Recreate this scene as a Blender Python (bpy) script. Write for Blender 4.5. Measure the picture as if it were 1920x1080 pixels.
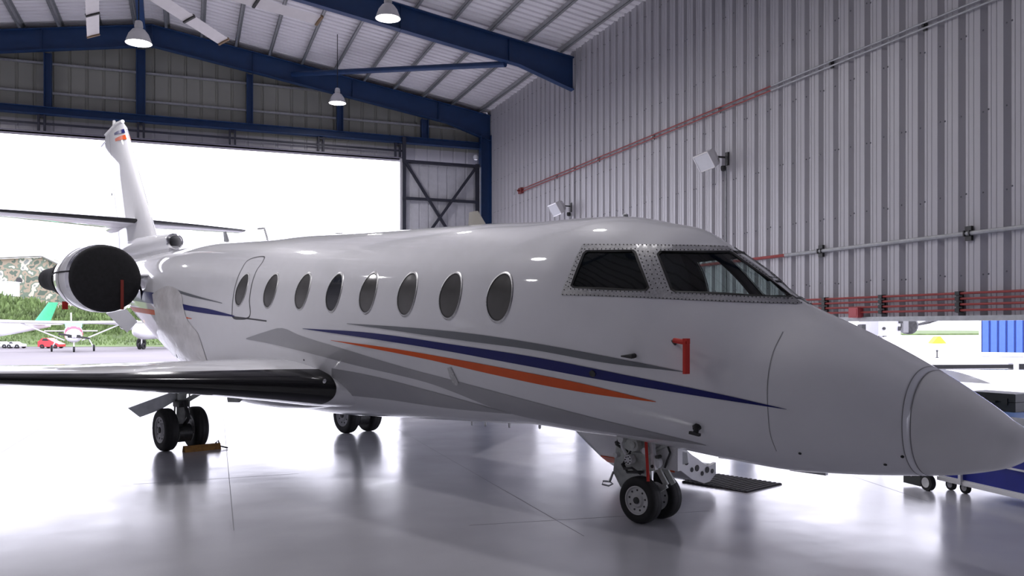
import bpy, bmesh, math, random
import numpy as np
from mathutils import Vector, Matrix
from mathutils.bvhtree import BVHTree
from mathutils.geometry import delaunay_2d_cdt

random.seed(7); RNG = np.random.default_rng(7)
SC = bpy.context.scene
COL = SC.collection
for o in list(bpy.data.objects): bpy.data.objects.remove(o, do_unlink=True)

# ------------------------------------------------------------------ camera
F, HOR, CAMZ = 1575.0, 612.0, 1.78          # focal length in px, horizon row, eye height
TH = math.atan(604 / 1575.0); CT, ST = math.cos(TH), math.sin(TH)
cd = bpy.data.cameras.new('camera'); cam = bpy.data.objects.new('camera', cd); COL.objects.link(cam)
cam.location = (0, 0, CAMZ); cam.rotation_euler = (math.pi / 2, 0, -TH)
cd.sensor_width = 36; cd.lens = 36 * F / 1920; cd.shift_y = (HOR - 540) / 1920
cd.clip_end = 2000; cd.clip_start = 0.05
SC.camera = cam
# ------------------------------------------------------------------ sky, exposure
SKY_STRENGTH = 2.1
EXPOSURE = 1.0
LAMP_WATT = 52
w = bpy.data.worlds.new('overcast_sky'); SC.world = w; w.use_nodes = True
bg = w.node_tree.nodes['Background']; bg.inputs[0].default_value = (0.86, 0.85, 1.0, 1); bg.inputs[1].default_value = SKY_STRENGTH
SC.view_settings.view_transform = 'Standard'; SC.view_settings.look = 'None'
SC.view_settings.exposure = EXPOSURE; SC.view_settings.gamma = 1; SC.view_settings.use_curve_mapping = False

# ------------------------------------------------------------------ helpers
def pxw(px, py, D):
    """photo pixel + distance along the view axis -> world point"""
    X = (px - 960) / F * D
    return Vector((X * CT + D * ST, D * CT - X * ST, CAMZ + (HOR - py) / F * D))
def floorp(px, py, z=0.0):
    return pxw(px, py, (CAMZ - z) * F / (py - HOR))

MATS = {}
def mat(name, col, rough=0.5, metal=0.0, var=0.06, scale=6.0, coat=0.0, bump=0.0, emit=None, spec=0.5):
    if name in MATS: return MATS[name]
    m = bpy.data.materials.new(name); m.use_nodes = True
    nt = m.node_tree; b = nt.nodes['Principled BSDF']
    b.inputs['Roughness'].default_value = rough; b.inputs['Metallic'].default_value = metal
    b.inputs['Specular IOR Level'].default_value = spec
    b.inputs['Coat Weight'].default_value = coat; b.inputs['Coat Roughness'].default_value = 0.03
    tc = nt.nodes.new('ShaderNodeTexCoord'); nz = nt.nodes.new('ShaderNodeTexNoise')
    nz.inputs['Scale'].default_value = scale; nz.inputs['Detail'].default_value = 4
    nt.links.new(tc.outputs['Object'], nz.inputs['Vector'])
    rp = nt.nodes.new('ShaderNodeValToRGB')
    c0 = [max(0, c * (1 - var)) for c in col]; c1 = [min(1, c * (1 + var)) for c in col]
    rp.color_ramp.elements[0].position = 0.3; rp.color_ramp.elements[1].position = 0.7
    rp.color_ramp.elements[0].color = (*c0, 1); rp.color_ramp.elements[1].color = (*c1, 1)
    nt.links.new(nz.outputs['Fac'], rp.inputs['Fac']); nt.links.new(rp.outputs['Color'], b.inputs['Base Color'])
    if bump:
        bp = nt.nodes.new('ShaderNodeBump'); bp.inputs['Strength'].default_value = bump; bp.inputs['Distance'].default_value = 0.02
        nt.links.new(nz.outputs['Fac'], bp.inputs['Height']); nt.links.new(bp.outputs['Normal'], b.inputs['Normal'])
    if emit:
        b.inputs['Emission Color'].default_value = (*col, 1); b.inputs['Emission Strength'].default_value = emit
    MATS[name] = m
    return m
def glass(name, tint, refl=1.0):
    m = bpy.data.materials.new(name); m.use_nodes = True; nt = m.node_tree
    for n in list(nt.nodes): nt.nodes.remove(n)
    out = nt.nodes.new('ShaderNodeOutputMaterial'); mx = nt.nodes.new('ShaderNodeMixShader')
    tr = nt.nodes.new('ShaderNodeBsdfTransparent'); tr.inputs[0].default_value = (*tint, 1)
    gl = nt.nodes.new('ShaderNodeBsdfGlossy'); gl.inputs['Roughness'].default_value = 0.02
    lw_ = nt.nodes.new('ShaderNodeLayerWeight'); pw = nt.nodes.new('ShaderNodeMath'); pw.operation = 'POWER'; pw.inputs[1].default_value = 4
    nt.links.new(lw_.outputs['Facing'], pw.inputs[0]); fr = nt.nodes.new('ShaderNodeMath'); fr.operation = 'MULTIPLY_ADD'; fr.inputs[1].default_value = .8; fr.inputs[2].default_value = .05
    nt.links.new(pw.outputs[0], fr.inputs[0]); nt.links.new(fr.outputs[0], mx.inputs[0]); nt.links.new(tr.outputs[0], mx.inputs[1]); nt.links.new(gl.outputs[0], mx.inputs[2])
    nt.links.new(mx.outputs[0], out.inputs[0]); MATS[name] = m
    return m

class MB:
    """collects shapes for ONE mesh"""
    def __init__(s): s.v = []; s.f = []; s.mi = []
    def add(s, vs, fs, mi=0):
        n = len(s.v); s.v += [tuple(map(float, p)) for p in vs]
        s.f += [tuple(i + n for i in f) for f in fs]; s.mi += [mi] * len(fs); return s
    def box(s, a, b, mi=0):
        (x0, y0, z0), (x1, y1, z1) = [min(p, q) for p, q in zip(a, b)], [max(p, q) for p, q in zip(a, b)]
        return s.add([(x0, y0, z0), (x1, y0, z0), (x1, y1, z0), (x0, y1, z0), (x0, y0, z1), (x1, y0, z1), (x1, y1, z1), (x0, y1, z1)],
                     [(0, 3, 2, 1), (4, 5, 6, 7), (0, 1, 5, 4), (1, 2, 6, 5), (2, 3, 7, 6), (3, 0, 4, 7)], mi)
    def bar(s, p, q, w, h=None, up=(0, 0, 1), mi=0):
        """rectangular bar from p to q, w wide, h high"""
        h = h or w; p = Vector(p); q = Vector(q); d = (q - p).normalized(); u = Vector(up)
        if abs(d.dot(u)) > 0.98: u = Vector((0, 1, 0))
        sx = d.cross(u).normalized(); uu = sx.cross(d)
        vs = []
        for c in (p, q):
            for a, b in ((-1, -1), (1, -1), (1, 1), (-1, 1)): vs.append(c + sx * a * w / 2 + uu * b * h / 2)
        return s.add(vs, [(0, 1, 2, 3), (7, 6, 5, 4), (0, 4, 5, 1), (1, 5, 6, 2), (2, 6, 7, 3), (3, 7, 4, 0)], mi)
    def tube(s, path, r, n=10, cap=True, mi=0):
        path = [Vector(p) for p in path]; rs = r if isinstance(r, (list, tuple)) else [r] * len(path)
        vs = []; prev = None
        for i, p in enumerate(path):
            d = (path[min(i + 1, len(path) - 1)] - path[max(i - 1, 0)]).normalized()
            ref = Vector((0, 0, 1)) if abs(d.z) < 0.9 else Vector((0, 1, 0))
            if prev is not None: ref = prev
            a = (ref - d * ref.dot(d)).normalized(); b = d.cross(a); prev = a
            for k in range(n):
                t = 2 * math.pi * k / n; vs.append(p + (a * math.cos(t) + b * math.sin(t)) * rs[i])
        fs = [(i * n + k, i * n + (k + 1) % n, (i + 1) * n + (k + 1) % n, (i + 1) * n + k) for i in range(len(path) - 1) for k in range(n)]
        if cap: fs += [tuple(range(n))[::-1], tuple((len(path) - 1) * n + k for k in range(n))]
        return s.add(vs, fs, mi)
    def lathe(s, prof, origin=(0, 0, 0), axis='z', n=24, mi=0, close=False):
        """prof: (radius, along) pairs revolved about axis"""
        vs = []; o = Vector(origin)
        for r, a in prof:
            for k in range(n):
                t = 2 * math.pi * k / n; c, q = r * math.cos(t), r * math.sin(t)
                vs.append(o + Vector({'z': (c, q, a), 'x': (a, c, q), 'y': (q, a, c)}[axis]))
        m = len(prof)
        fs = [(i * n + k, i * n + (k + 1) % n, (i + 1) * n + (k + 1) % n, (i + 1) * n + k) for i in range(m - 1) for k in range(n)]
        if close: fs += [((m - 1) * n + k, (m - 1) * n + (k + 1) % n, (k + 1) % n, k) for k in range(n)]
        else:
            if prof[0][0] > 1e-4: fs.append(tuple(range(n))[::-1])
            if prof[-1][0] > 1e-4: fs.append(tuple((m - 1) * n + k for k in range(n)))
        return s.add(vs, fs, mi)
    def prism(s, poly, a, b, mi=0):
        """polygon (list of 3D points) extruded from offset a to offset b (vectors)"""
        n = len(poly); a = Vector(a); b = Vector(b)
        vs = [Vector(p) + a for p in poly] + [Vector(p) + b for p in poly]
        fs = [tuple(range(n))[::-1], tuple(range(n, 2 * n))] + [(i, (i + 1) % n, (i + 1) % n + n, i + n) for i in range(n)]
        return s.add(vs, fs, mi)
    def loft(s, rings, cap=True, closed=True, mi=0):
        n = len(rings[0]); vs = [p for r in rings for p in r]
        kk = n if closed else n - 1
        fs = [(i * n + k, i * n + (k + 1) % n, (i + 1) * n + (k + 1) % n, (i + 1) * n + k) for i in range(len(rings) - 1) for k in range(kk)]
        if cap and closed: fs += [tuple(range(n))[::-1], tuple((len(rings) - 1) * n + k for k in range(n))]
        return s.add(vs, fs, mi)
    def mesh(s, name, smooth=None, fix=True):
        me = bpy.data.meshes.new(name); me.from_pydata(s.v, [], s.f)
        if any(s.mi): me.polygons.foreach_set('material_index', s.mi)
        if fix:
            bm = bmesh.new(); bm.from_mesh(me); bmesh.ops.recalc_face_normals(bm, faces=bm.faces); bm.to_mesh(me); bm.free()
        if smooth:
            me.polygons.foreach_set('use_smooth', [True] * len(me.polygons)); me.set_sharp_from_angle(angle=math.radians(smooth))
        me.update(); return me
    def build(s, name, m, parent=None, smooth=None, fix=True):
        return link(name, s.mesh(name, smooth, fix), m, parent)
def link(name, me, m, parent=None):
    for x in (m if isinstance(m, (list, tuple)) else [m]):
        if x is not None: me.materials.append(x)
    o = bpy.data.objects.new(name, me); COL.objects.link(o); o.parent = parent
    return o
def tag(o, label, cat=None, group=None, kind=None):
    if label: o['label'] = label
    if cat: o['category'] = cat
    if group: o['group'] = group
    if kind: o['kind'] = kind
    return o
def thing(name, label, cat, loc=(0, 0, 0), rz=0.0, group=None):
    o = bpy.data.objects.new(name, None); o.empty_display_size = 0.2; COL.objects.link(o)
    o.location = loc; o.rotation_euler = (0, 0, rz)
    return tag(o, label, cat, group)
def struct(o): o['kind'] = 'structure'; return o
def copy_tree(o, parent=None):
    c = o.copy(); COL.objects.link(c); c.parent = parent
    for ch in [x for x in bpy.data.objects if x.parent == o]: copy_tree(ch, c)
    return c
def smooth_curve(pts, n):
    """resample a pixel polyline smoothly to n points"""
    P = np.array(pts, float); d = np.r_[0, np.cumsum(np.hypot(*np.diff(P, axis=0).T))]
    t = np.linspace(0, d[-1], n)
    if len(P) < 3: return np.c_[np.interp(t, d, P[:, 0]), np.interp(t, d, P[:, 1])]
    return np.c_[hermite(d, P[:, 0], t), hermite(d, P[:, 1], t)]
def hermite(S, y, u):
    S = np.asarray(S, float); y = np.asarray(y, float); d = np.gradient(y, S); n = len(S)
    i = np.clip(np.searchsorted(S, u) - 1, 0, n - 2); hh = S[i + 1] - S[i]; q = (u - S[i]) / hh
    return (2*q**3 - 3*q**2 + 1) * y[i] + (q**3 - 2*q**2 + q) * hh * d[i] + (-2*q**3 + 3*q**2) * y[i+1] + (q**3 - q**2) * hh * d[i+1]

# ------------------------------------------------------------------ materials
white_paint = mat('white_aircraft_paint', (0.86, 0.86, 0.89), 0.45, var=0.01, coat=1.0, spec=0.2)
grey_stripe = mat('grey_stripe_paint', (0.17, 0.18, 0.20), 0.35, var=0.03, coat=0.2)
silver_swoosh = mat('silver_grey_paint', (0.40, 0.40, 0.42), 0.3, var=0.02, coat=0.4)
blue_stripe = mat('navy_stripe_paint', (0.008, 0.012, 0.15), 0.35, var=0.05, coat=0.1, spec=.3)
orange_stripe = mat('orange_stripe_paint', (0.80, 0.11, 0.015), 0.4, var=0.04, coat=0.1, spec=.3)
bare_metal = mat('bare_riveted_metal', (0.56, 0.56, 0.56), 0.34, 0.85, var=0.18, scale=60)
dark_boot = mat('black_deice_boot', (0.005, 0.005, 0.006), 0.14, var=0.1, coat=0.1)
black_cloth = mat('black_cover_cloth', (0.010, 0.010, 0.012), 0.85, var=0.3, scale=20, bump=0.15)
rubber = mat('tyre_rubber', (0.012, 0.012, 0.013), 0.7, var=0.25, scale=30)
rim_paint = mat('white_wheel_rim', (0.62, 0.62, 0.62), 0.4, var=0.06)
gear_grey = mat('gear_grey_paint', (0.58, 0.60, 0.57), 0.45, var=0.2, scale=14)
gear_dark = mat('gear_dark_metal', (0.05, 0.05, 0.05), 0.45, 0.4, var=0.3, scale=20)
chrome = mat('polished_metal', (0.75, 0.75, 0.76), 0.12, 1.0, var=0.03)
seam_dark = mat('panel_seam', (0.10, 0.10, 0.11), 0.6)
seam_soft = mat('soft_panel_seam', (0.30, 0.30, 0.31), 0.6)
shade_pane = mat('window_shade_pane', (0.10, 0.097, 0.092), 0.12, var=0.15, scale=3, coat=0.2)
dark_pane = mat('dark_window_pane', (0.02, 0.022, 0.026), 0.08, var=0.2, coat=0.2)
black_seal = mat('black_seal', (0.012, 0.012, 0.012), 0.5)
cabin_dark = mat('dark_cabin_lining', (0.028, 0.03, 0.032), 0.7, var=0.2)
seat_leather = mat('dark_seat_leather', (0.03, 0.028, 0.026), 0.55)
red_flag = mat('red_flag_cloth', (0.62, 0.03, 0.02), 0.7, var=0.08)
tinted = glass('tinted_cockpit_glass', (0.60, 0.67, 0.65))
navy_steel = mat('navy_steel_paint', (0.014, 0.048, 0.145), 0.45, var=0.1, scale=3)
galv = mat('galvanised_steel', (0.44, 0.45, 0.46), 0.42, 0.55, var=0.12, scale=12)
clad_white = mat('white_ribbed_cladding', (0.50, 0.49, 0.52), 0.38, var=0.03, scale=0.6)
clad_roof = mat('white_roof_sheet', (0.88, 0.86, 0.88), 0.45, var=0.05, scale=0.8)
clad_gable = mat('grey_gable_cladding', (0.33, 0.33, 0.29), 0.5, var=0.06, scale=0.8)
track_purple = mat('dark_door_track', (0.035, 0.037, 0.055), 0.5)
red_pipe = mat('red_pipe_paint', (0.33, 0.045, 0.04), 0.45, var=0.1)
lamp_metal = mat('lamp_spun_aluminium', (0.72, 0.71, 0.72), 0.3, 0.3)
lamp_glow = mat('lamp_lit_lens', (1.0, 0.97, 0.95), 0.5, emit=14.0, var=0.0)
fan_white = mat('fan_blade_white', (0.74, 0.70, 0.72), 0.4, var=0.03)
flood_glass = mat('flood_lens', (0.75, 0.76, 0.8), 0.15, var=0.04, coat=0.6)
plain_white = mat('plain_white', (0.82, 0.82, 0.83), 0.4, var=0.03)
blue_bench = mat('royal_blue_bench', (0.012, 0.022, 0.26), 0.4, var=0.1)
light_blue = mat('light_blue_top', (0.22, 0.36, 0.75), 0.3)
case_black = mat('black_case_plastic', (0.018, 0.022, 0.020), 0.5, var=0.2)
chock_yellow = mat('dirty_yellow_chock', (0.28, 0.13, 0.02), 0.7, var=0.3, scale=20)
mat_rubber = mat('ribbed_mat_rubber', (0.035, 0.033, 0.036), 0.85, var=0.5, scale=60)

# floor: glossy epoxy, mottled
def floor_material():
    m = bpy.data.materials.new('grey_epoxy_floor'); m.use_nodes = True; nt = m.node_tree; b = nt.nodes['Principled BSDF']
    tc = nt.nodes.new('ShaderNodeTexCoord')
    n1 = nt.nodes.new('ShaderNodeTexNoise'); n1.inputs['Scale'].default_value = 0.55; n1.inputs['Detail'].default_value = 6
    n2 = nt.nodes.new('ShaderNodeTexNoise'); n2.inputs['Scale'].default_value = 1.4; n2.inputs['Detail'].default_value = 3
    n3 = nt.nodes.new('ShaderNodeTexNoise'); n3.inputs['Scale'].default_value = 1.6; n3.inputs['Detail'].default_value = 2
    for n in (n1, n2, n3): nt.links.new(tc.outputs['Object'], n.inputs['Vector'])
    r1 = nt.nodes.new('ShaderNodeValToRGB'); r1.color_ramp.elements[0].position = .3; r1.color_ramp.elements[1].position = .7
    r1.color_ramp.elements[0].color = (.45, .45, .48, 1); r1.color_ramp.elements[1].color = (.56, .56, .595, 1)
    nt.links.new(n1.outputs['Fac'], r1.inputs['Fac']); nt.links.new(r1.outputs['Color'], b.inputs['Base Color'])
    r2 = nt.nodes.new('ShaderNodeMapRange'); r2.inputs['From Min'].default_value = .15; r2.inputs['From Max'].default_value = .85
    r2.inputs['To Min'].default_value = .12; r2.inputs['To Max'].default_value = .28
    nt.links.new(n2.outputs['Fac'], r2.inputs['Value']); nt.links.new(r2.outputs['Result'], b.inputs['Roughness'])
    bp = nt.nodes.new('ShaderNodeBump'); bp.inputs['Strength'].default_value = .12; bp.inputs['Distance'].default_value = .02
    nt.links.new(n3.outputs['Fac'], bp.inputs['Height']); nt.links.new(bp.outputs['Normal'], b.inputs['Normal'])
    b.inputs['Specular IOR Level'].default_value = 0.5
    return m
floor_mat = floor_material()

# ================================================================== THE HANGAR
WX, LX, RX = 10.05, -12.3, -1.1         # right wall, left wall, ridge
YB, YF = 28.7, -16.0                    # door wall, wall behind the camera
EAVE, RIDGE = 9.50, 11.32               # underside of roof sheets
SLOPE = (RIDGE - EAVE) / (WX - RX)
def roofz(x): return RIDGE - SLOPE * abs(x - RX)

fl = MB().box((LX - .3, YF, -0.12), (WX + .25, YB + .3, 0.0)).build('floor', floor_mat); struct(fl)
joint_mat = mat('floor_joint_filler', (0.16, 0.16, 0.17), 0.5)
def joint(p, q, wd=0.007): MB().bar((p[0], p[1], 0.0002), (q[0], q[1], 0.0002), wd, 0.001).build('floor_joint', joint_mat, fl)
a, b = floorp(790, 830), floorp(1095, 1005); joint(a + (a - b) * .3, b)
a, b = floorp(418, 770), floorp(430, 900); joint(a, b + (b - a) * .3)
a, b = floorp(880, 985), floorp(1330, 958); joint(a, b)
a, b = floorp(1560, 880), floorp(1740, 940); joint(a, b)
a, b = floorp(0, 850), floorp(170, 745); joint(a, b)
a, b = floorp(250, 908), floorp(560, 888); joint(a, b)

# ribbed panels -----------------------------------------------------
PITCH = 0.35
PROF = [(0, 0), (.075, 0), (.08, .006), (.10, .006), (.105, 0), (.155, 0), (.16, .006), (.18, .006), (.185, 0), (.225, 0), (.235, .085), (.300, .085), (.35, 0)]
def panel_profile(n=3, k=1.0):
    pts = []
    for i in range(n):
        pts += [((i * PITCH + y) * k, d) for y, d in (PROF if i == n - 1 else PROF[:-1])]
    return pts
pp = panel_profile()
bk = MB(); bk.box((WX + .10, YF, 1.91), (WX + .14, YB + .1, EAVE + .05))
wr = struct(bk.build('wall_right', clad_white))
me = None
ZB = 1.93
mb = MB(); n = len(pp)
mb.add([(WX + d, y, ZB) for y, d in pp] + [(WX + d, y, EAVE + .03) for y, d in pp], [(i, i + 1, n + i + 1, n + i) for i in range(n - 1)])
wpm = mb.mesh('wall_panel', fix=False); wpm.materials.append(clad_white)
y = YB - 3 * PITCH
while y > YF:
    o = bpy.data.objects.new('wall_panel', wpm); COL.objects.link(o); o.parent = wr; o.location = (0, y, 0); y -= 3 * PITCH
# screw heads, too small and too many to pick apart
sc = MB()
yy = YB
while yy > 2:
    for zi, z in enumerate((2.5, 3.6, 4.7, 5.8, 6.9, 8.0, 9.1)):
        for oy in (0.05, .13, .33):
            if (zi + int(yy / PITCH)) % 2 == 0 and oy == .13: continue
            c = (WX + (.0 if oy < .3 else .03), yy - oy, z + RNG.uniform(-.02, .02))
            sc.lathe([(.013, 0), (.013, -.008), (.004, -.012)], c, 'x', 6)
    yy -= PITCH
tag(sc.build('screw_heads', mat('dark_screw', (.13, .13, .15), .5), wr), None, kind='stuff')
# bottom flashing
MB().box((WX - .03, YF, 1.86), (WX + .14, YB, 1.93)).build('flashing', galv, wr)
# low wall below the opening's far end, by the corner
lw = struct(MB().box((WX + .02, 24.3, 0), (WX + .12, YB + .1, 1.9)).build('wall_right_foot', clad_white))

# left wall and wall behind the camera (out of frame)
struct(MB().box((LX - .12, YF, 0), (LX, YB + .1, EAVE + .1)).build('wall_left', clad_white))
wf = MB(); wf.box((LX, YF - .12, 0), (WX, YF, EAVE))
wf.prism([(LX, YF, EAVE), (WX, YF, EAVE), (RX, YF, RIDGE)], (0, -.12, 0), (0, 0, 0))
struct(wf.build('wall_front', clad_white))

# roof ---------------------------------------------------------------
cl = MB()
for s in (-1, 1):
    xe = WX + .1 if s > 0 else LX - .1
    cl.prism([(RX, YF, RIDGE + .10), (xe, YF, roofz(xe) + .10), (xe, YF, roofz(xe) + .14), (RX, YF, RIDGE + .14)], (0, 0, 0), (0, YB - YF + .2, 0))
ceil = struct(cl.build('ceiling', clad_roof))
RP = 0.28
RPROF = [(0, 0), (.17, 0), (.19, .075), (.26, .075), (.28, 0)]
rp_ = []
for i in range(4): rp_ += [(i * RP + y, d) for y, d in (RPROF if i == 3 else RPROF[:-1])]
rmesh = []
for s in (-1, 1):
    xe = WX + .05 if s > 0 else LX - .05
    mb = MB(); n = len(rp_)
    mb.add([(RX, y, RIDGE + d) for y, d in rp_] + [(xe, y, roofz(xe) + d) for y, d in rp_], [(i, i + 1, n + i + 1, n + i) for i in range(n - 1)])
    mm = mb.mesh('roof_panel', fix=False); mm.materials.append(clad_roof); rmesh.append(mm)
y = YB - 4 * RP + .1
while y > YF - .5:
    for mm in rmesh:
        o = bpy.data.objects.new('roof_panel', mm); COL.objects.link(o); o.parent = ceil; o.location = (0, y, 0)
    y -= 4 * RP
# Z purlins
for s in (-1, 1):
    k = 0.45
    while k < 11.0:
        x = RX + s * k; z = roofz(x); mb = MB()
        mb.box((x - .008, YF, z - .19), (x + .008, YB, z - .005))
        mb.box((x, YF, z - .015), (x + .07, YB, z - .005)); mb.box((x - .08, YF, z - .19), (x, YB, z - .18))
        mb.box((x - .08, YF, z - .19), (x - .07, YB, z - .16))
        mb.build('purlin', galv, ceil); k += 1.03

# portal frames -------------------------------------------------------
def rafter_half(mb, y, s, depth=.66, haunch=.92, hl=1.6, fw=.22, tw=.014, tf=.025):
    xe = WX - .02 if s > 0 else LX + .02
    xs = [RX, xe - s * hl, xe]
    top = [roofz(x) - .19 for x in xs]; bot = [top[0] - depth, top[1] - depth, top[2] - haunch]
    for i in range(2):
        for (za, zb, hw) in ((top[i], top[i + 1], 0), (bot[i] + tf, bot[i + 1] + tf, 0)):
            mb.prism([(xs[i], y - fw / 2, za), (xs[i + 1], y - fw / 2, zb), (xs[i + 1], y - fw / 2, zb - tf), (xs[i], y - fw / 2, za - tf)], (0, 0, 0), (0, fw, 0))
        mb.prism([(xs[i], y - tw / 2, top[i]), (xs[i + 1], y - tw / 2, top[i + 1]), (xs[i + 1], y - tw / 2, bot[i + 1]), (xs[i], y - tw / 2, bot[i])], (0, 0, 0), (0, tw, 0))
FRAMES = [(28.35, 'blue steel roof rafter frame spanning above the open hangar door'),
          (21.4, 'deep blue steel roof rafter frame ending at the ribbed white wall'),
          (14.1, 'blue steel roof rafter frame over the cabin of the jet'),
          (6.8, 'blue steel roof rafter frame over the nose of the jet'),
          (-0.5, 'blue steel roof rafter frame beyond the nose of the jet'),
          (-7.8, 'blue steel roof rafter frame farthest from the open hangar door')]
for i, (y, lab) in enumerate(FRAMES):
    rt = thing('rafter_frame', lab, 'rafter', (0, 0, 0), group='blue portal rafters')
    for s in (-1, 1):
        mb = MB(); rafter_half(mb, y, s); mb.build('rafter', navy_steel, rt)
    MB().box((RX - .015, y - .12, RIDGE - .88), (RX + .015, y + .12, RIDGE - .2)).build('splice_plate', navy_steel, rt)
    for s in (-1, 1):                                   # web stiffeners
        for k in (3.0, 6.2, 9.2):
            x = RX + s * k; MB().box((x - .006, y - .1, roofz(x) - .86), (x + .006, y + .1, roofz(x) - .22)).build('stiffener', navy_steel, rt)
# columns of the right wall: they stand behind the cladding and show in the opening under it
for i, y in enumerate((28.35, 21.4, 14.1, 6.8, -0.5, -7.8)):
    x0 = WX + .125 if i else WX - .38
    if i == 0:
        ct = thing('corner_column', 'dark navy steel corner column beside the sliding door panel', 'column', (WX - .2, 28.35, 0))
        mb = MB(); mb.box((-.2, -.14, 0), (-.18, .14, 8.6)); mb.box((.17, -.14, 0), (.19, .14, 8.6)); mb.box((-.19, -.01, 0), (.19, .01, 8.6)); mb.build('column_shaft', navy_steel, ct)
        MB().box((-.24, -.18, 0), (.22, .18, .03)).build('base_plate', navy_steel, ct)
    else:
        nm = ['', 'beside the far main wheels of the jet', 'behind the open cabin stair of the jet', 'behind the blue rolling bench', 'beyond the blue rolling bench', 'far past the nose of the jet'][i]
        ct = thing('wall_column', 'navy steel column in the low wall opening ' + nm, 'column', (x0 + .2, y, 0), group='columns of the ribbed wall')
        mb = MB(); mb.box((-.2, -.12, 0), (-.18, .12, EAVE)); mb.box((.18, -.12, 0), (.2, .12, EAVE)); mb.box((-.19, -.01, 0), (.19, .01, EAVE)); mb.build('column_shaft', navy_steel, ct)
        MB().box((-.24, -.16, 0), (.24, .16, .03)).build('base_plate', navy_steel, ct)
# thin cover flashing where frame two meets the cladding
MB().box((WX - .02, 21.33, 1.95), (WX + .01, 21.45, 8.5)).build('cover_strip', clad_white, wr)
# diagonal roof brace between the two frames
br = MB().tube([(3.15, 28.3, 10.05), (8.05, 21.5, 8.95)], .085, 12).build('roof_brace', navy_steel)
tag(br, 'round blue brace tube running between two roof rafters', 'brace')

# door wall ------------------------------------------------------------
DH = 7.54
gb = MB()
gb.prism([(LX, YB + .09, DH), (WX, YB + .09, DH), (WX, YB + .09, EAVE), (RX, YB + .09, RIDGE), (LX, YB + .09, EAVE)], (0, 0, 0), (0, .04, 0))
gb.box((LX, YB + .09, 0), (-7.6, YB + .13, DH))
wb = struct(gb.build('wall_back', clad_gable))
x = LX
GP = 0.47
while x < WX - .01:
    x1 = min(x + 2 * GP, WX); mb = MB(); pr = []
    for i in range(2): pr += [(x + i * GP, 0), (x + i * GP + .37, 0), (x + i * GP + .40, .04), (x + i * GP + .44, .04)]
    pr = [(min(a, WX), d) for a, d in pr] + [(x1, 0)]
    n = len(pr)
    mb.add([(a, YB + .02 + d, 8.02) for a, d in pr] + [(a, YB + .02 + d, roofz(a) - .02) for a, d in pr], [(i, i + 1, n + i + 1, n + i) for i in range(n - 1)])
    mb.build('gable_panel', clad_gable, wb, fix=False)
    mb = MB(); mb.add([(a, YB + .06 + d * .7, DH) for a, d in pr] + [(a, YB + .06 + d * .7, 8.05) for a, d in pr], [(i, i + 1, n + i + 1, n + i) for i in range(n - 1)])
    mb.build('header_panel', clad_white, wb, fix=False)
    x += 2 * GP
for z in (8.82, 9.70):
    hx = (roofz(RX) - .3 - z) / SLOPE
    MB().box((max(LX, RX - hx), YB - .08, z - .03), (min(WX, RX + hx), YB + .01, z + .03)).build('girt', galv, wb)
hdr = thing('door_header_beam', 'long blue steel header beam above the open hangar door', 'beam', (0, YB - .25, 8.22))
mb = MB(); mb.box((LX, -.13, .09), (WX - .4, .13, .11)); mb.box((LX, -.13, -.11), (WX - .4, .13, -.09)); mb.box((LX, -.012, -.11), (WX - .4, .012, .11)); mb.build('beam', navy_steel, hdr)
GPOST = [(-8.3, .2, 'near the dark end of the gable'), (-3.97, .2, 'left of the ridge post'), (-1.42, .26, 'under the ridge'), (1.81, .2, 'right of the ridge post'), (4.71, .2, 'behind the small hanging lamp'), (7.65, .24, 'above the sliding door panel')]
for x, wd, nm in GPOST:
    zt = roofz(x) - .89
    mb = MB(); mb.box((x - wd / 2, YB - .35, 8.33), (x - wd / 2 + .02, YB - .1, zt)); mb.box((x + wd / 2 - .02, YB - .35, 8.33), (x + wd / 2, YB - .1, zt)); mb.box((x - wd / 2, YB - .235, 8.33), (x + wd / 2, YB - .215, zt))
    tag(mb.build('gable_post', navy_steel), 'blue steel gable post standing on the header beam ' + nm, 'post', 'gable posts above the door')
rb = MB().bar((RX - .25, 28.2, 10.5), (RX - .12, 21.6, 10.95), .2, .2).build('ridge_strut', navy_steel)
tag(rb, 'square blue strut running along the roof ridge between rafters', 'strut')
# track under the header
tr = thing('door_track', 'dark steel door track hung on brackets above the opening', 'door track', (0, YB - .2, 7.85))
mb = MB(); mb.box((LX, -.03, -.03), (6.9, .03, .03)); mb.build('rail', track_purple, tr)
mb = MB(); mb.box((LX, -.10, -.33), (6.9, .10, -.29)); mb.box((LX, -.10, -.33), (6.9, -.085, -.24)); mb.build('lower_channel', mat('track_channel', (.20, .19, .24), .5), tr)
for x in (-9.6, -6.9, -4.14, -1.42, 1.28, 4.09, 6.7):
    MB().box((x - .11, -.06, -.22), (x - .05, .06, .26)).box((x + .05, -.06, -.22), (x + .11, .06, .26)).box((x - .11, -.05, .18), (x + .11, .05, .24)).build('bracket', track_purple, tr)
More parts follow.
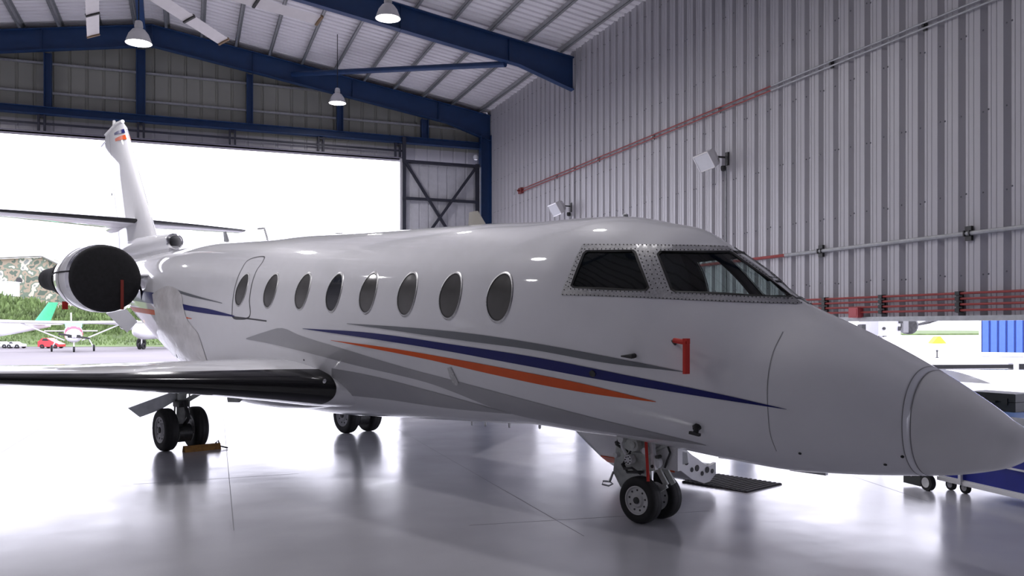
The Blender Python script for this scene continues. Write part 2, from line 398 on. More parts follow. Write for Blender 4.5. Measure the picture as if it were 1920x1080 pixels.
# sliding door leaf -----------------------------------------------------
dr = thing('door_1', 'sliding hangar door leaf with dark frame and crossed braces', 'door', (6.83, YB - .35, 0)); dr['kind'] = 'structure'
DW, DT = 2.78, 7.55
pr = []
k = 0.0
while k < DW - .05: pr += [(k, 0), (k + .27, 0), (k + .285, .03), (k + .32, .03)]; k += .335
pr = [(min(a, DW), d) for a, d in pr] + [(DW, 0)]
for i0 in range(0, len(pr) - 1, 4):
    q = pr[i0:i0 + 5]; n = len(q); mb = MB()
    mb.add([(a, .1 + d, .05) for a, d in q] + [(a, .1 + d, DT - .05) for a, d in q], [(i, i + 1, n + i + 1, n + i) for i in range(n - 1)])
    mb.build('door_panel', mat('door_leaf_cladding', (.62, .62, .66), .45), dr, fix=False)
for nm, p, q, wd in (('stile', (.06, 0, .03), (.06, 0, DT + .75), .12), ('stile', (DW - .06, 0, .03), (DW - .06, 0, DT), .14), ('rail', (0, 0, DT - .08), (DW, 0, DT - .08), .18),
                     ('rail', (0, 0, 6.2), (DW, 0, 6.2), .11), ('rail', (0, 0, 3.4), (DW, 0, 3.4), .11), ('rail', (0, 0, .12), (DW, 0, .12), .16),
                     ('brace', (.1, -.03, DT - .1), (DW - .9, -.03, 4.75), .075), ('brace', (DW - .1, -.05, DT - .1), (.72, -.05, 4.75), .075),
                     ('brace', (DW - .9, -.03, 4.75), (DW - .1, -.03, 3.45), .075), ('brace', (.72, -.05, 4.75), (.1, -.05, 3.45), .075), ('brace', (.1, -.03, 3.35), (DW - .1, -.03, .2), .075)):
    MB().bar(p, q, wd, .09).build(nm, track_purple, dr)
MB().box((-.09, -.06, .0), (-.02, .06, DT)).build('edge_strip', clad_white, dr)
MB().lathe([(.001, -.1), (.07, -.09), (.1, 0), (.07, .08), (.001, .1)], (DW - .15, -.1, DT + .22), 'z', 12).build('door_lamp', flood_glass, dr, smooth=40)
# ------------------------------------------------------------------ pipes and conduits on the right wall
def pipe(name, y0, y1, z, r, m, label, cat='conduit', group=None, x=None):
    o = MB().tube([((x or WX - .05), y0, z), ((x or WX - .05), y1, z)], r, 8).build(name, m, smooth=40)
    return tag(o, label, cat, group)
pipe('conduit', 25.2, 12.74, 6.21, .014, red_pipe, 'upper thin red conduit of the pair high on the ribbed wall', 'conduit', 'red conduits high on the wall')
pipe('conduit', 25.2, 12.74, 6.13, .014, red_pipe, 'lower thin red conduit of the pair high on the ribbed wall', 'conduit', 'red conduits high on the wall')
pipe('conduit', 12.74, -10, 6.21, .016, galv, 'upper silver conduit continuing the red pair high on the wall', 'conduit', 'silver conduits high on the wall')
pipe('conduit', 12.74, -10, 6.13, .016, galv, 'lower silver conduit continuing the red pair high on the wall', 'conduit', 'silver conduits high on the wall')
tag(MB().box((WX - .1, 25.15, 6.08), (WX - .005, 25.4, 6.26)).lathe([(.03, -.08), (.03, 0)], (WX - .1, 25.27, 6.17), 'x', 8).build('junction_box', mat('dark_red_box', (.2, .03, .03), .5)), 'small dark red junction box ending the high red conduits', 'junction box')
tag(MB().tube([(WX - .04, 25.5, 6.2), (WX - .12, 25.6, 6.25), (WX - .12, 25.7, 6.1)], .02, 6).build('conduit_end', galv), 'short bent grey conduit end beside the dark red junction box', 'conduit')
for i, y in enumerate((22.5, 19.8, 17.0, 14.4, 11.2, 9.3)):
    mb = MB().box((WX - .03, y - .03, 6.10), (WX - .005, y + .03, 6.24)).box((WX - .07, y - .02, 6.155), (WX - .03, y + .02, 6.185))
    tag(mb.build('conduit_clamp', gear_dark if i > 3 else galv), ('small pale clamp on the high red conduits, %s from their dark red junction box' % ('first', 'second', 'third', 'fourth')[i]) if i < 4 else 'small dark clamp on the paired silver conduits, %s from their red stretch' % ('first', 'second')[i - 4], 'clamp', 'clamps of the high conduits')
pipe('conduit', 19.0, 12.35, 3.06, .028, red_pipe, 'single red conduit behind the cockpit roof of the jet')
pipe('conduit', 12.35, -10, 3.06, .03, galv, 'single silver conduit running level at mid wall height')
for y, nm in ((11.45, 'first'), (8.55, 'second'), (5.6, 'third')):
    mb = MB().box((WX - .05, y - .05, 2.96), (WX - .005, y + .05, 3.03)).box((WX - .05, y - .05, 3.09), (WX - .005, y + .05, 3.16)).box((WX - .09, y - .05, 3.02), (WX - .06, y - .03, 3.10)).box((WX - .09, y + .03, 3.02), (WX - .06, y + .05, 3.10))
    tag(mb.build('conduit_clamp', gear_dark), 'dark slotted clamp gripping the single silver conduit, %s from its red stretch' % nm, 'clamp', 'clamps of the silver conduit')
for k, (z, nm) in enumerate(((2.24, 'topmost'), (2.165, 'second from the top'), (2.085, 'third from the top'), (2.005, 'lowest'))):
    pipe('red_pipe', 20, -12, z, .017, red_pipe, 'red pipe along the foot of the ribbed wall, %s of the four' % nm, 'pipe', 'four red pipes along the wall foot')
for y, nm in ((11.35, 'between windscreen and bright red box'), (10.1, 'just past the bright red box'), (8.7, 'second past the bright red box'), (7.2, 'third past the bright red box')):
    mb = MB().box((WX - .04, y - .05, 1.97), (WX - .005, y + .05, 2.27))
    for z in (2.24, 2.165, 2.085, 2.005): mb.box((WX - .085, y - .035, z - .028), (WX - .04, y + .035, z + .028))
    tag(mb.build('pipe_bracket', gear_dark), 'dark bracket clamping the four red pipes, ' + nm, 'bracket', 'brackets of the red pipes')
mb = MB().box((WX - .12, 10.52, 1.92), (WX - .005, 10.72, 2.08)).box((WX - .125, 10.545, 1.94), (WX - .12, 10.695, 2.06))
tag(mb.build('red_box', mat('pinkish_red_box', (.55, .09, .10), .4)), 'small bright red junction box on the lowest red pipe', 'junction box')

# floodlights on the wall -----------------------------------------------
def floodlight(y, z, label):
    t = thing('wall_floodlight', label, 'floodlight', (WX, y, z), group=None)
    h = MB(); R = Matrix.Rotation(math.radians(-32), 4, 'Y') @ Matrix.Rotation(math.radians(14), 4, 'Z')
    def T(p): return R @ Vector(p) + Vector((-.34, 0.1, .02))
    prof = [(-.17, .20, .17), (-.02, .20, .17), (.12, .13, .11)]
    rings = [[T((a, sy * b, sz * c)) for sy, sz in ((-1, -1), (1, -1), (1, 1), (-1, 1))] for a, b, c in prof]
    h.loft(rings); h.build('housing', lamp_metal, t)
    MB().prism([T((-.172, sy * .185, sz * .155)) for sy, sz in ((-1, -1), (1, -1), (1, 1), (-1, 1))], (0, 0, 0), R.to_3x3() @ Vector((-.006, 0, 0))).build('lens', flood_glass, t)
    fr = MB()
    for a, b in (((-1, -1), (1, -1)), ((1, -1), (1, 1)), ((1, 1), (-1, 1)), ((-1, 1), (-1, -1))):
        fr.bar(T((-.17, a[0] * .195, a[1] * .165)), T((-.17, b[0] * .195, b[1] * .165)), .025, .025)
    fr.build('lens_frame', lamp_metal, t)
    MB().bar((-.02, 0, .05), (-.22, .05, .06), .05, .03).bar((-.02, -.06, -.12), (-.02, -.06, .14), .04, .09).build('bracket', gear_dark, t)
    MB().lathe([(.001, -.07), (.05, -.05), (.06, 0), (.05, .04), (.001, .05)], (-.08, -.02, -.17), 'z', 12).build('photocell', gear_dark, t, smooth=40)
    MB().tube([(-.03, -.03, -.2), (-.03, -.03, -3.0)], .018, 8).build('supply_conduit', galv, t)
    return t
floodlight(14.2, 5.12, 'white floodlight on the ribbed wall above the cockpit with conduit below')
floodlight(21.55, 5.12, 'white floodlight on the ribbed wall below the end of the deep blue rafter')

# pendant lamps ------------------------------------------------------------
def pendant(x, y, z, label, group, off=None):
    end = '_%s_offscreen' % off if off else ''
    t = thing('pendant_lamp', label, 'lamp', (x, y, z), group=group)
    MB().lathe([(.05, .42), (.07, .40), (.085, .30), (.07, .27)], axis='z', n=20).build('ballast_cap', lamp_metal, t, smooth=50)
    MB().lathe([(.07, .27), (.12, .24), (.19, .15), (.235, .03), (.25, -.02), (.258, -.03), (.245, -.03), (.225, .03), (.18, .14), (.11, .225), (.06, .24)], axis='z', n=28, close=False).build('reflector', lamp_metal, t, smooth=50)
    MB().lathe([(.001, -.065), (.10, -.06), (.18, -.045), (.235, -.02), (.235, -.012), (.001, -.012)], axis='z', n=28).build('lens' + end, lamp_glow, t, smooth=50)
    MB().tube([(0, 0, .41), (0, 0, roofz(x) + .02 - z)], .012, 6).build('cord', gear_dark, t)
    ld = bpy.data.lights.new('lamp_light' + end, 'AREA'); ld.shape = 'DISK'; ld.size = .42; ld.energy = LAMP_WATT; ld.color = (1.0, .97, 1.0)
    lo = bpy.data.objects.new('lamp_light' + end, ld); COL.objects.link(lo); lo.parent = t; lo.location = (0, 0, -.075)
    return t
LAMPS = [(-0.96, 18.45, 7.50, 'lit dome pendant lamp hanging in front of the ridge post'),
         (3.75, 16.8, 8.05, 'lit dome pendant lamp hanging against the deep blue rafter'),
         (4.1, 25.2, 8.45, 'lit dome pendant lamp on a long cord under the roof brace')]
for a in LAMPS: pendant(*a, group='lit pendant lamps')
for x, y, off, nm in ((-6.2, 25.2, 'door', 'between the door wall and the fan'), (-6.2, 17.6, 'fan', 'beside the big ceiling fan'), (-6.2, 10.3, 'side', 'between the plain side wall and the wing tip'), (-1.15, 10.3, 'wing', 'above the near wing of the jet'), (4.0, 9.6, 'cockpit', 'above the jet cockpit')):
    pendant(x, y, 8.2, 'lit dome pendant lamp hanging ' + nm, 'other pendant lamps of the hangar', off)

# ceiling fan ----------------------------------------------------------------
fh = pxw(170, -85, 13.0)
fan = thing('ceiling_fan', 'large white many-bladed ceiling fan hanging beside the ridge', 'ceiling fan', fh)
MB().tube([(0, 0, .2), (0, 0, roofz(fh.x) - .2 - fh.z)], .05, 10).build('downrod', galv, fan)
MB().lathe([(.001, -.18), (.25, -.16), (.34, -.05), (.34, .05), (.2, .16), (.08, .25)], axis='z', n=24).build('motor_hub', lamp_metal, fan, smooth=40)
base = math.atan2(CT, ST)   # view axis direction
for k in range(10):
    ang = base + math.radians(26 - 36 * k)
    d = Vector((math.cos(ang), math.sin(ang), 0)); s_ = Vector((-d.y, d.x, 0)); tilt = Vector((0, 0, 1)) * -.05
    rings = []
    for r0 in (.3, 1.2, 2.4, 3.5, 4.0):
        c = d * r0; hw = .11
        rings.append([c - s_ * hw - tilt, c - s_ * hw * .3 - tilt * .3 + Vector((0, 0, .03)), c + s_ * hw * .5 + tilt * .5 + Vector((0, 0, .035)), c + s_ * hw + tilt, c + s_ * hw * .3 + tilt * .2])
    bl = MB().loft(rings).build('fan_blade', fan_white, fan, smooth=40)
    c = d * 2.75; MB().bar(c - s_ * .115 - tilt, c + s_ * .115 + tilt, .05, .06).build('blade_band', gear_dark, bl)
    c = d * 4.02; MB().bar(c - s_ * .115 - tilt, c + s_ * .115 + tilt, .05, .05).build('blade_tip', mat('brown_tip', (.22, .14, .08), .6), bl)

# ================================================================== THE JET
# body frame: u aft from the nose tip, v to starboard (the side we see), w up; ground at w = 0
AXW = (0.67354994 * CT + -0.73914172 * ST, -0.73914172 * CT - 0.67354994 * ST)      # towards the nose
T0 = pxw(960, HOR, 0)
TX, TD = 3.37365229, 5.40023079
NOSE = (TX * CT + TD * ST, TD * CT - TX * ST)
jet = thing('business_jet', 'white twin-engine business jet with blue, orange and grey stripes', 'airplane', (NOSE[0], NOSE[1], 0), math.atan2(-AXW[1], -AXW[0]))
M_J = Matrix.Translation((NOSE[0], NOSE[1], 0)) @ Matrix.Rotation(math.atan2(-AXW[1], -AXW[0]), 4, 'Z')
MI_J = M_J.inverted()
CAMB = MI_J @ Vector((0, 0, CAMZ))
def pdir(px, py): return (MI_J.to_3x3() @ (pxw(px, py, 1.0) - Vector((0, 0, CAMZ)))).normalized()
def at_v(px, py, v):
    d = pdir(px, py); return CAMB + d * ((v - CAMB.y) / d.y)
def at_u(px, py, u):
    d = pdir(px, py); return CAMB + d * ((u - CAMB.x) / d.x)
FS = [(0.0,1.024,0.920,0.020),(0.15,1.165,0.853,0.170),(0.4,1.339,0.781,0.320),(0.8,1.571,0.722,0.500),(1.3,1.820,0.674,0.660),(1.65,1.995,0.658,0.753),(1.95,2.240,0.670,0.831),(2.25,2.440,0.689,0.896),(2.55,2.620,0.710,0.958),(2.85,2.699,0.729,1.008),(3.2,2.784,0.748,1.062),(3.7,2.826,0.757,1.120),(4.3,2.844,0.774,1.160),(5.0,2.892,0.738,1.180),(6.0,2.936,0.691,1.180),(7.0,2.981,0.642,1.180),(8.0,3.032,0.591,1.180),(9.0,3.089,0.580,1.180),(10.0,3.123,0.544,1.180),(11.0,3.172,0.570,1.180),(12.0,3.218,0.816,1.170),(13.0,3.215,1.162,1.100),(14.0,3.207,1.480,0.970),(15.0,3.204,1.775,0.800),(16.0,3.201,2.059,0.600),(17.0,3.198,2.342,0.400),(18.0,3.195,2.625,0.200)]
fs = np.array(FS)
def section(u):
    t, b, hw = (float(hermite(fs[:, 0], fs[:, k], np.array([u]))[0]) for k in (1, 2, 3))
    if u < .15:
        q = math.sqrt(max(u, 0) / .15); zc = (fs[1, 1] + fs[1, 2]) / 2 - .012 * (1 - q)
        t, b, hw = zc + (fs[1, 1] - zc) * q, zc - (zc - fs[1, 2]) * q, fs[1, 3] * q
    return t, b, hw
EXPN = .9
def upper(u): return float(np.interp(u, [0, 1.2, 1.9, 2.45, 3.0, 3.4], [.9, .95, 1.5, 1.5, 1.1, .9]))     # the windscreen is a shallow V
def fpoint(u, a):
    t, b, hw = section(u); c, s = math.cos(a), math.sin(a)
    ez, ey = (upper(u), (upper(u) - EXPN) * .5 + EXPN) if s > 0 else (EXPN, EXPN)
    return Vector((u, hw * math.copysign(abs(c) ** ey, c), (t + b) / 2 + (t - b) / 2 * math.copysign(abs(s) ** ez, s)))
def top_at(u, v):
    t, b, hw = section(u); ez = upper(u); ey = (ez - EXPN) * .5 + EXPN
    k = max(0, 1 - (min(1, abs(v) / hw)) ** (2 / ey)) ** (ez / 2); return (t + b) / 2 + (t - b) / 2 * k
RAD = 0.62                                                # radome joint
us = [0.004, .02, .05, .09] + list(np.arange(.15, RAD - .02, .05)) + [RAD] + list(np.arange(RAD + .06, 5.0, .07)) + list(np.arange(5.0, 17.99, .14)) + [18.0]
NA = 96
fv = []; ff = []
for u in us: fv += [fpoint(u, 2 * math.pi * k / NA) for k in range(NA)]
m_ = len(us)
for i in range(m_ - 1):
    for k in range(NA): ff.append((i * NA + k, (i + 1) * NA + k, (i + 1) * NA + (k + 1) % NA, i * NA + (k + 1) % NA))
fv.append(Vector((0, 0, fv[0].z * 0 + (section(.15)[0] + section(.15)[1]) / 2 - .012))); tip = len(fv) - 1
for k in range(NA): ff.append((tip, k, (k + 1) % NA))
ff.append(tuple((m_ - 1) * NA + k for k in range(NA))[::-1])
BV = BVHTree.FromPolygons(fv, ff)
def hit(px, py, toward=None):
    """photo pixel -> point and normal on the fuselage skin; a miss is walked towards `toward`"""
    tgt = toward or (1000, 650)
    for k in range(120):
        q = k / 120 * .5; x = px + (tgt[0] - px) * q; y = py + (tgt[1] - py) * q
        loc, nor, idx, d = BV.ray_cast(CAMB, pdir(x, y))
        if loc is not None:
            if nor.dot(pdir(x, y)) > 0: nor = -nor
            return loc, nor
    raise RuntimeError('no hit %s %s' % (px, py))
def mirrored(me, name):
    m2 = me.copy(); m2.name = name
    co = np.empty(len(m2.vertices) * 3); m2.vertices.foreach_get('co', co); co = co.reshape(-1, 3); co[:, 1] *= -1
    m2.vertices.foreach_set('co', co.ravel()); m2.flip_normals(); m2.update(); return m2
def both(name, me, m, parent=None):
    """part on the seen side and its mirror image on the other side"""
    o = link(name, me, m, parent or jet)
    m2 = mirrored(me, name)
    o2 = bpy.data.objects.new(name, m2); COL.objects.link(o2); o2.parent = parent or jet
    return o, o2
def decal_mesh(top, bot, n=60, m=5, off=.003):
    a, b = smooth_curve(top, n), smooth_curve(bot, n); mb = MB(); vs = []
    for i in range(n):
        for j in range(m):
            q = j / (m - 1); p = a[i] * (1 - q) + b[i] * q
            loc, nor = hit(p[0], p[1]); vs.append(loc + nor * off)
    fs_ = [(i * m + j, (i + 1) * m + j, (i + 1) * m + j + 1, i * m + j + 1) for i in range(n - 1) for j in range(m - 1)]
    mb.add(vs, fs_); me = mb.mesh('decal', smooth=60)
    ctr = hit(*(a[n // 2] * .5 + b[n // 2] * .5))
    if me.polygons[len(me.polygons) // 2].normal.dot(ctr[1]) < 0: me.flip_normals()
    return me
def seam_mesh(pts, width=.010, n=60, off=.0015, closed=False):
    c = smooth_curve(pts + ([pts[0]] if closed else []), n); H = [hit(*p) for p in c]; vs = []
    for i in range(n):
        t = (H[min(i + 1, n - 1)][0] - H[max(i - 1, 0)][0]).normalized(); s = H[i][1].cross(t).normalized() * width / 2
        vs += [H[i][0] - s + H[i][1] * off, H[i][0] + s + H[i][1] * off]
    mb = MB(); mb.add(vs, [(2 * i, 2 * i + 1, 2 * i + 3, 2 * i + 2) for i in range(n - 1)]); me = mb.mesh('seam')
    if me.polygons[n // 2].normal.dot(H[n // 2][1]) < 0: me.flip_normals()
    return me

# --- cockpit glazing outlines in the photograph
PANE_SIDE = [(1099, 470), (1188, 469), (1193, 473), (1218, 540), (1213, 546), (1140, 544), (1074, 540), (1070, 536), (1080, 508), (1093, 475)]
PANE_FRONT = [(1237, 471), (1300, 471), (1368, 471), (1374, 474), (1420, 507), (1460, 536), (1488, 556), (1478, 558), (1400, 555), (1330, 551), (1264, 548), (1257, 544), (1244, 510), (1231, 477)]
FRAME = [(1093, 458), (1160, 458), (1240, 459), (1310, 460), (1372, 462), (1400, 479), (1430, 500), (1465, 527), (1495, 551), (1514, 568), (1490, 570), (1400, 567), (1300, 563), (1200, 558), (1120, 555), (1052, 553), (1058, 535), (1070, 507), (1080, 482)]
VMIN = .045
def skin(px, py, off=0.0):
    loc, nor = hit(px, py, (1250, 520))
    if loc.y < VMIN: loc = Vector((loc.x, VMIN, top_at(loc.x, VMIN)))
    return loc + nor * off
def dens(poly, step=6):
    out = []
    for i in range(len(poly)):
        a, b = np.array(poly[i], float), np.array(poly[(i + 1) % len(poly)], float); k = max(1, int(np.hypot(*(b - a)) / step))
        out += [tuple(a + (b - a) * j / k) for j in range(k)]
    return out
def inside(p, poly):
    x, y = p; r = False; n = len(poly)
    for i in range(n):
        (x0, y0), (x1, y1) = poly[i], poly[(i + 1) % n]
        if (y0 > y) != (y1 > y) and x < (x1 - x0) * (y - y0) / (y1 - y0) + x0: r = not r
    return r
def patch(outer, holes=(), step=9, off=0.0):
    """triangulated patch of skin inside a pixel outline, minus holes"""
    loops = [dens(outer)] + [dens(h) for h in holes]
    pts = []; edges = []
    for L in loops:
        n0 = len(pts); pts += L; edges += [(n0 + i, n0 + (i + 1) % len(L)) for i in range(len(L))]
    xs = [p[0] for p in outer]; ys = [p[1] for p in outer]
    for x in np.arange(min(xs), max(xs), step):
        for y in np.arange(min(ys), max(ys), step):
            if inside((x, y), outer) and not any(inside((x, y), h) for h in holes): pts.append((x, y))
    r = delaunay_2d_cdt([Vector(p) for p in pts], edges, [], 0, 1e-4)
    V, Fc = r[0], r[2]; keep = []
    for f in Fc:
        c = sum((Vector(V[i]) for i in f), Vector((0, 0))) / len(f)
        if inside(c, outer) and not any(inside(c, h) for h in holes): keep.append(tuple(f))
    mb = MB(); mb.add([skin(v[0], v[1], off) for v in V], keep); me = mb.mesh('patch', smooth=50)
    s = sum(p.normal.y + p.normal.z for p in me.polygons)
    if s < 0: me.flip_normals()
    return me

# --- fuselage with real window openings
cut = MB()
for P in (PANE_SIDE, PANE_FRONT):
    L = [skin(*p) for p in dens(P, 12)]; cut.prism([(p.x, 0, p.z) for p in L], (0, -1.6, 0), (0, 1.6, 0))
cme = cut.mesh('cut'); cob = bpy.data.objects.new('cut', cme); COL.objects.link(cob)
fm = MB(); fm.add(fv, ff); fme = fm.mesh('fuselage_skin'); fob = bpy.data.objects.new('tmp', fme); COL.objects.link(fob)
bmod = fob.modifiers.new('b', 'BOOLEAN'); bmod.operation = 'DIFFERENCE'; bmod.object = cob; bmod.solver = 'EXACT'
dg = bpy.context.evaluated_depsgraph_get(); dg.update()
cutme = bpy.data.meshes.new_from_object(fob.evaluated_get(dg))
bpy.data.objects.remove(fob); bpy.data.objects.remove(cob)
def part_mesh(me, keep, name):
    bm = bmesh.new(); bm.from_mesh(me)
    dele = [f for f in bm.faces if not keep(f)]
    bmesh.ops.delete(bm, geom=dele, context='FACES'); out = bpy.data.meshes.new(name); bm.to_mesh(out); bm.free()
    out.materials.clear(); out.polygons.foreach_set('use_smooth', [True] * len(out.polygons)); out.set_sharp_from_angle(angle=math.radians(35)); return out
def on_skin(f):           # drops the tunnel walls the cutters leave inside
    c = f.calc_center_median(); n = BV.find_nearest(c); return n[3] < .02
fus = link('fuselage', part_mesh(cutme, lambda f: f.calc_center_median().x > RAD and on_skin(f), 'fuselage'), white_paint, jet)
fus.data.materials.append(cabin_dark)
so = fus.modifiers.new('skin_thickness', 'SOLIDIFY'); so.thickness = .03; so.offset = -1; so.material_offset = 1; so.material_offset_rim = 1
rado = link('radome', part_mesh(cutme, lambda f: f.calc_center_median().x < RAD and on_skin(f), 'radome'), mat('radome_paint', (.84, .835, .84), .45, var=.02, coat=.7, spec=.2), jet)
# joint ring
def ring_seam(u, width, m, name='panel_joint', a0=0, a1=2 * math.pi):
    vs = []; nn = 96
    for i in range(nn + 1):
        a = a0 + (a1 - a0) * i / nn
        for du in (-width / 2, width / 2):
            p = fpoint(u + du, a); t, b, hw = section(u); c = Vector((u, 0, (t + b) / 2)); vs.append(p + (p - c).normalized() * .0018)
    mb = MB(); mb.add(vs, [(2 * i, 2 * i + 1, 2 * i + 3, 2 * i + 2) for i in range(nn)]); return mb.build(name, m, jet)
ring_seam(RAD, .007, seam_soft); ring_seam(RAD + .045, .006, seam_soft)
for me_ in (seam_mesh([(1468, 622), (1450, 660), (1440, 710), (1440, 770), (1446, 820), (1456, 846)], .006),): both('panel_joint', me_, seam_soft)

# --- cockpit glazing
both('windscreen_frame', patch(FRAME, [PANE_SIDE, PANE_FRONT], off=.004), bare_metal)
for P in (PANE_SIDE, PANE_FRONT):
    o, o2 = both('cockpit_window', patch(P, off=-.006), tinted)
    L = [skin(*p, .007) for p in dens(P, 8)]
    c = sum(L, Vector()) / len(L)
    ins = [c + (p - c) * (1 - .022 / max(.05, (p - c).length)) for p in L]
    n = len(L); mb = MB(); mb.add(L + ins, [(i, (i + 1) % n, n + (i + 1) % n, n + i) for i in range(n)]); me_ = mb.mesh('window_seal')
    g = link('window_seal', me_, black_seal, o); g2 = link('window_seal', mirrored(me_, 'window_seal'), None, o2)
    # sill of bright metal round each pane
    me_ = mb = None
# rivets round the frame
rv = MB()
for poly, k in ((FRAME, .985), (PANE_SIDE, 1.06), (PANE_FRONT, 1.05)):
    cxy = np.mean(np.array(poly), axis=0)
    for p in dens(poly, 7):
        q = cxy + (np.array(p) - cxy) * k
        if inside(tuple(q), FRAME) and not inside(tuple(q), PANE_SIDE) and not inside(tuple(q), PANE_FRONT):
            loc, nor = hit(q[0], q[1], (1250, 520))
            if loc.y > VMIN: rv.tube([loc + nor * .003, loc + nor * .0065], .0055, 6)
for x0, x1, y0, y1 in ((1205, 1236, 472, 540),):
    for i in range(9):
        for dx in (-5, 5):
            t = i / 8; q = (1210 + 28 * t + dx, y0 + (y1 - y0) * t); loc, nor = hit(*q); rv.tube([loc + nor * .003, loc + nor * .0065], .0055, 6)
o, o2 = both('frame_rivets', rv.mesh('frame_rivets'), gear_dark); o['kind'] = 'stuff'; o2['kind'] = 'stuff'
# cockpit inside: bulkhead, glare shield, seats
t, b, hw = section(3.35)
MB().prism([(3.35, .96 * (p.y), (t + b) / 2 + .96 * (p.z - (t + b) / 2)) for p in [fpoint(3.35, 2 * math.pi * k / 32) for k in range(32)]], (0, 0, 0), (.03, 0, 0)).build('cockpit_bulkhead', cabin_dark, jet)
MB().prism([(1.85, 0, 1.84), (2.15, 0, 1.97), (2.2, 0, 1.93), (2.2, 0, 1.5), (1.85, 0, 1.5)], (0, -.5, 0), (0, .5, 0)).build('instrument_panel', cabin_dark, jet)
for v in (-.45, .45):
    mb = MB(); mb.loft([[(2.82 + .10 * k + dx, v + dy * (.26 - .10 * (k > 1)), 1.35 + .36 * k) for dx, dy in ((0, -1), (0, 1), (.14, 1), (.14, -1))] for k in range(3)])
    mb.box((2.35, v - .26, 1.25), (2.95, v + .26, 1.38)); mb.build('pilot_seat', seat_leather, jet)
MB().box((1.9, -.5, 1.05), (3.35, .5, 1.1)).build('cockpit_floor', cabin_dark, jet)

# --- cabin windows
WINS = [(453, 543, 12, 24), (507, 545, 12.2, 25), (567, 546, 13, 26), (626, 548, 13.8, 27.5), (690, 549, 15.3, 29), (763, 551, 17, 31), (844, 554, 18.5, 33.5), (936, 557, 21, 35)]
for i, (x, y, rx, ry) in enumerate(WINS):
    loc, nor = hit(x, y); n = 36
    def ell(k, off, sc_):
        a = 2 * math.pi * k / n
        du, dw = .168 * sc_ * math.cos(a), .238 * sc_ * math.sin(a)
        u, wz = loc.x + du, loc.z + dw
        l, nn, _, _ = BV.ray_cast(Vector((u, 4, wz)), Vector((0, -1, 0)))
        return l + Vector((0, 1, 0)) * off
    mb = MB(); vs = [ell(k, .003, q * .90) for q in (1, .75, .5, .25) for k in range(n)]
    mb.add(vs + [ell(0, .003, 0)], [(j * n + k, j * n + (k + 1) % n, (j + 1) * n + (k + 1) % n, (j + 1) * n + k) for j in range(3) for k in range(n)] + [(3 * n + k, 3 * n + (k + 1) % n, 4 * n) for k in range(n)])
    me_ = mb.mesh('cabin_window', smooth=40)
    if me_.polygons[0].normal.y < 0: me_.flip_normals()
    o, o2 = both('cabin_window', me_, dark_pane if i == 3 else shade_pane)
    mb = MB(); prof = [(.89, .001), (.90, .007), (.96, .008), (1.0, .001)]
    mb.add([ell(k, f, s) for s, f in prof for k in range(n)], [(j * n + k, j * n + (k + 1) % n, (j + 1) * n + (k + 1) % n, (j + 1) * n + k) for j in range(3) for k in range(n)])
    me_ = mb.mesh('window_frame', smooth=60); link('window_frame', me_, bare_metal, o); link('window_frame', mirrored(me_, 'window_frame'), None, o2)
    mb = MB(); mb.add([ell(k, f, s) for s, f in ((.85, .004), (.905, .0075)) for k in range(n)], [(k, (k + 1) % n, n + (k + 1) % n, n + k) for k in range(n)])
    me_ = mb.mesh('window_seal'); link('window_seal', me_, black_seal, o); link('window_seal', mirrored(me_, 'window_seal'), None, o2)

# --- emergency exit outline, skin seams
link('exit_hatch_outline', seam_mesh([(435, 592), (437, 560), (443, 530), (453, 505), (464, 489), (478, 483), (496, 483), (493, 490), (482, 506), (473, 530), (468, 560), (465, 596), (450, 598), (438, 596), (435, 592)], .022, 140), seam_dark, jet)
link('panel_joint', seam_mesh([(436, 594), (470, 598), (500, 602)], .02, 30), seam_dark, jet)

# --- painted stripes (thin film on the skin), both sides
G_T = [(651, 606.4), (755, 613), (885, 625.5), (1047, 651), (1169, 674), (1285, 697)]; G_B = [(651, 607), (722, 617), (844, 635), (1007, 657), (1129, 679), (1285, 698)]
B_T = [(568, 615.8), (682, 622.7), (844, 645), (1007, 670), (1169, 702), (1340, 736.5), (1475, 767)]; B_B = [(568, 616.5), (682, 633), (804, 652), (966, 681.6), (1129, 712), (1340, 747), (1475, 767.6)]
O_T = [(621, 637.7), (722, 651), (844, 671.4), (966, 694), (1088, 718), (1230, 752.5)]; O_B = [(621, 638.2), (682, 650), (804, 674), (926, 702), (1047, 727), (1129, 740.5), (1230, 753.5)]
S_T = [(462, 634), (498, 622), (527, 615), (560, 628), (641, 653), (763, 690), (869, 718), (1007, 755), (1129, 787), (1251, 816), (1324, 834)]
S_B = [(462, 636), (500, 643), (560, 657), (660, 683), (804, 718), (958, 775), (1088, 801), (1190, 817), (1324, 835)]
W_T = [(622, 690), (700, 705), (804, 732), (958, 775)]; W_B = [(622, 738), (720, 748), (840, 765), (958, 776)]
for nm, (tp, bt), m, n in (('grey_stripe', (G_T, G_B), grey_stripe, 70), ('blue_stripe', (B_T, B_B), blue_stripe, 90), ('orange_stripe', (O_T, O_B), orange_stripe, 70),
                           ('silver_swoosh', (S_T, S_B), silver_swoosh, 90), ('silver_wedge', (W_T, W_B), silver_swoosh, 50),
                           ('blue_stripe', ([(240, 543), (300, 552), (340, 569), (395, 580), (440, 592)], [(240, 562), (300, 572), (340, 580), (395, 589), (440, 594)]), blue_stripe, 40),
                           ('grey_stripe', ([(325, 541), (350, 549), (417, 568)], [(325, 546), (350, 554), (417, 569)]), grey_stripe, 30),
                           ('orange_stripe', ([(245, 575), (300, 583), (360, 597)], [(245, 583), (300, 592), (360, 598)]), orange_stripe, 30)):
    both(nm, decal_mesh(tp, bt, n, 7, .0035 if 'silver' in nm else .005), m)

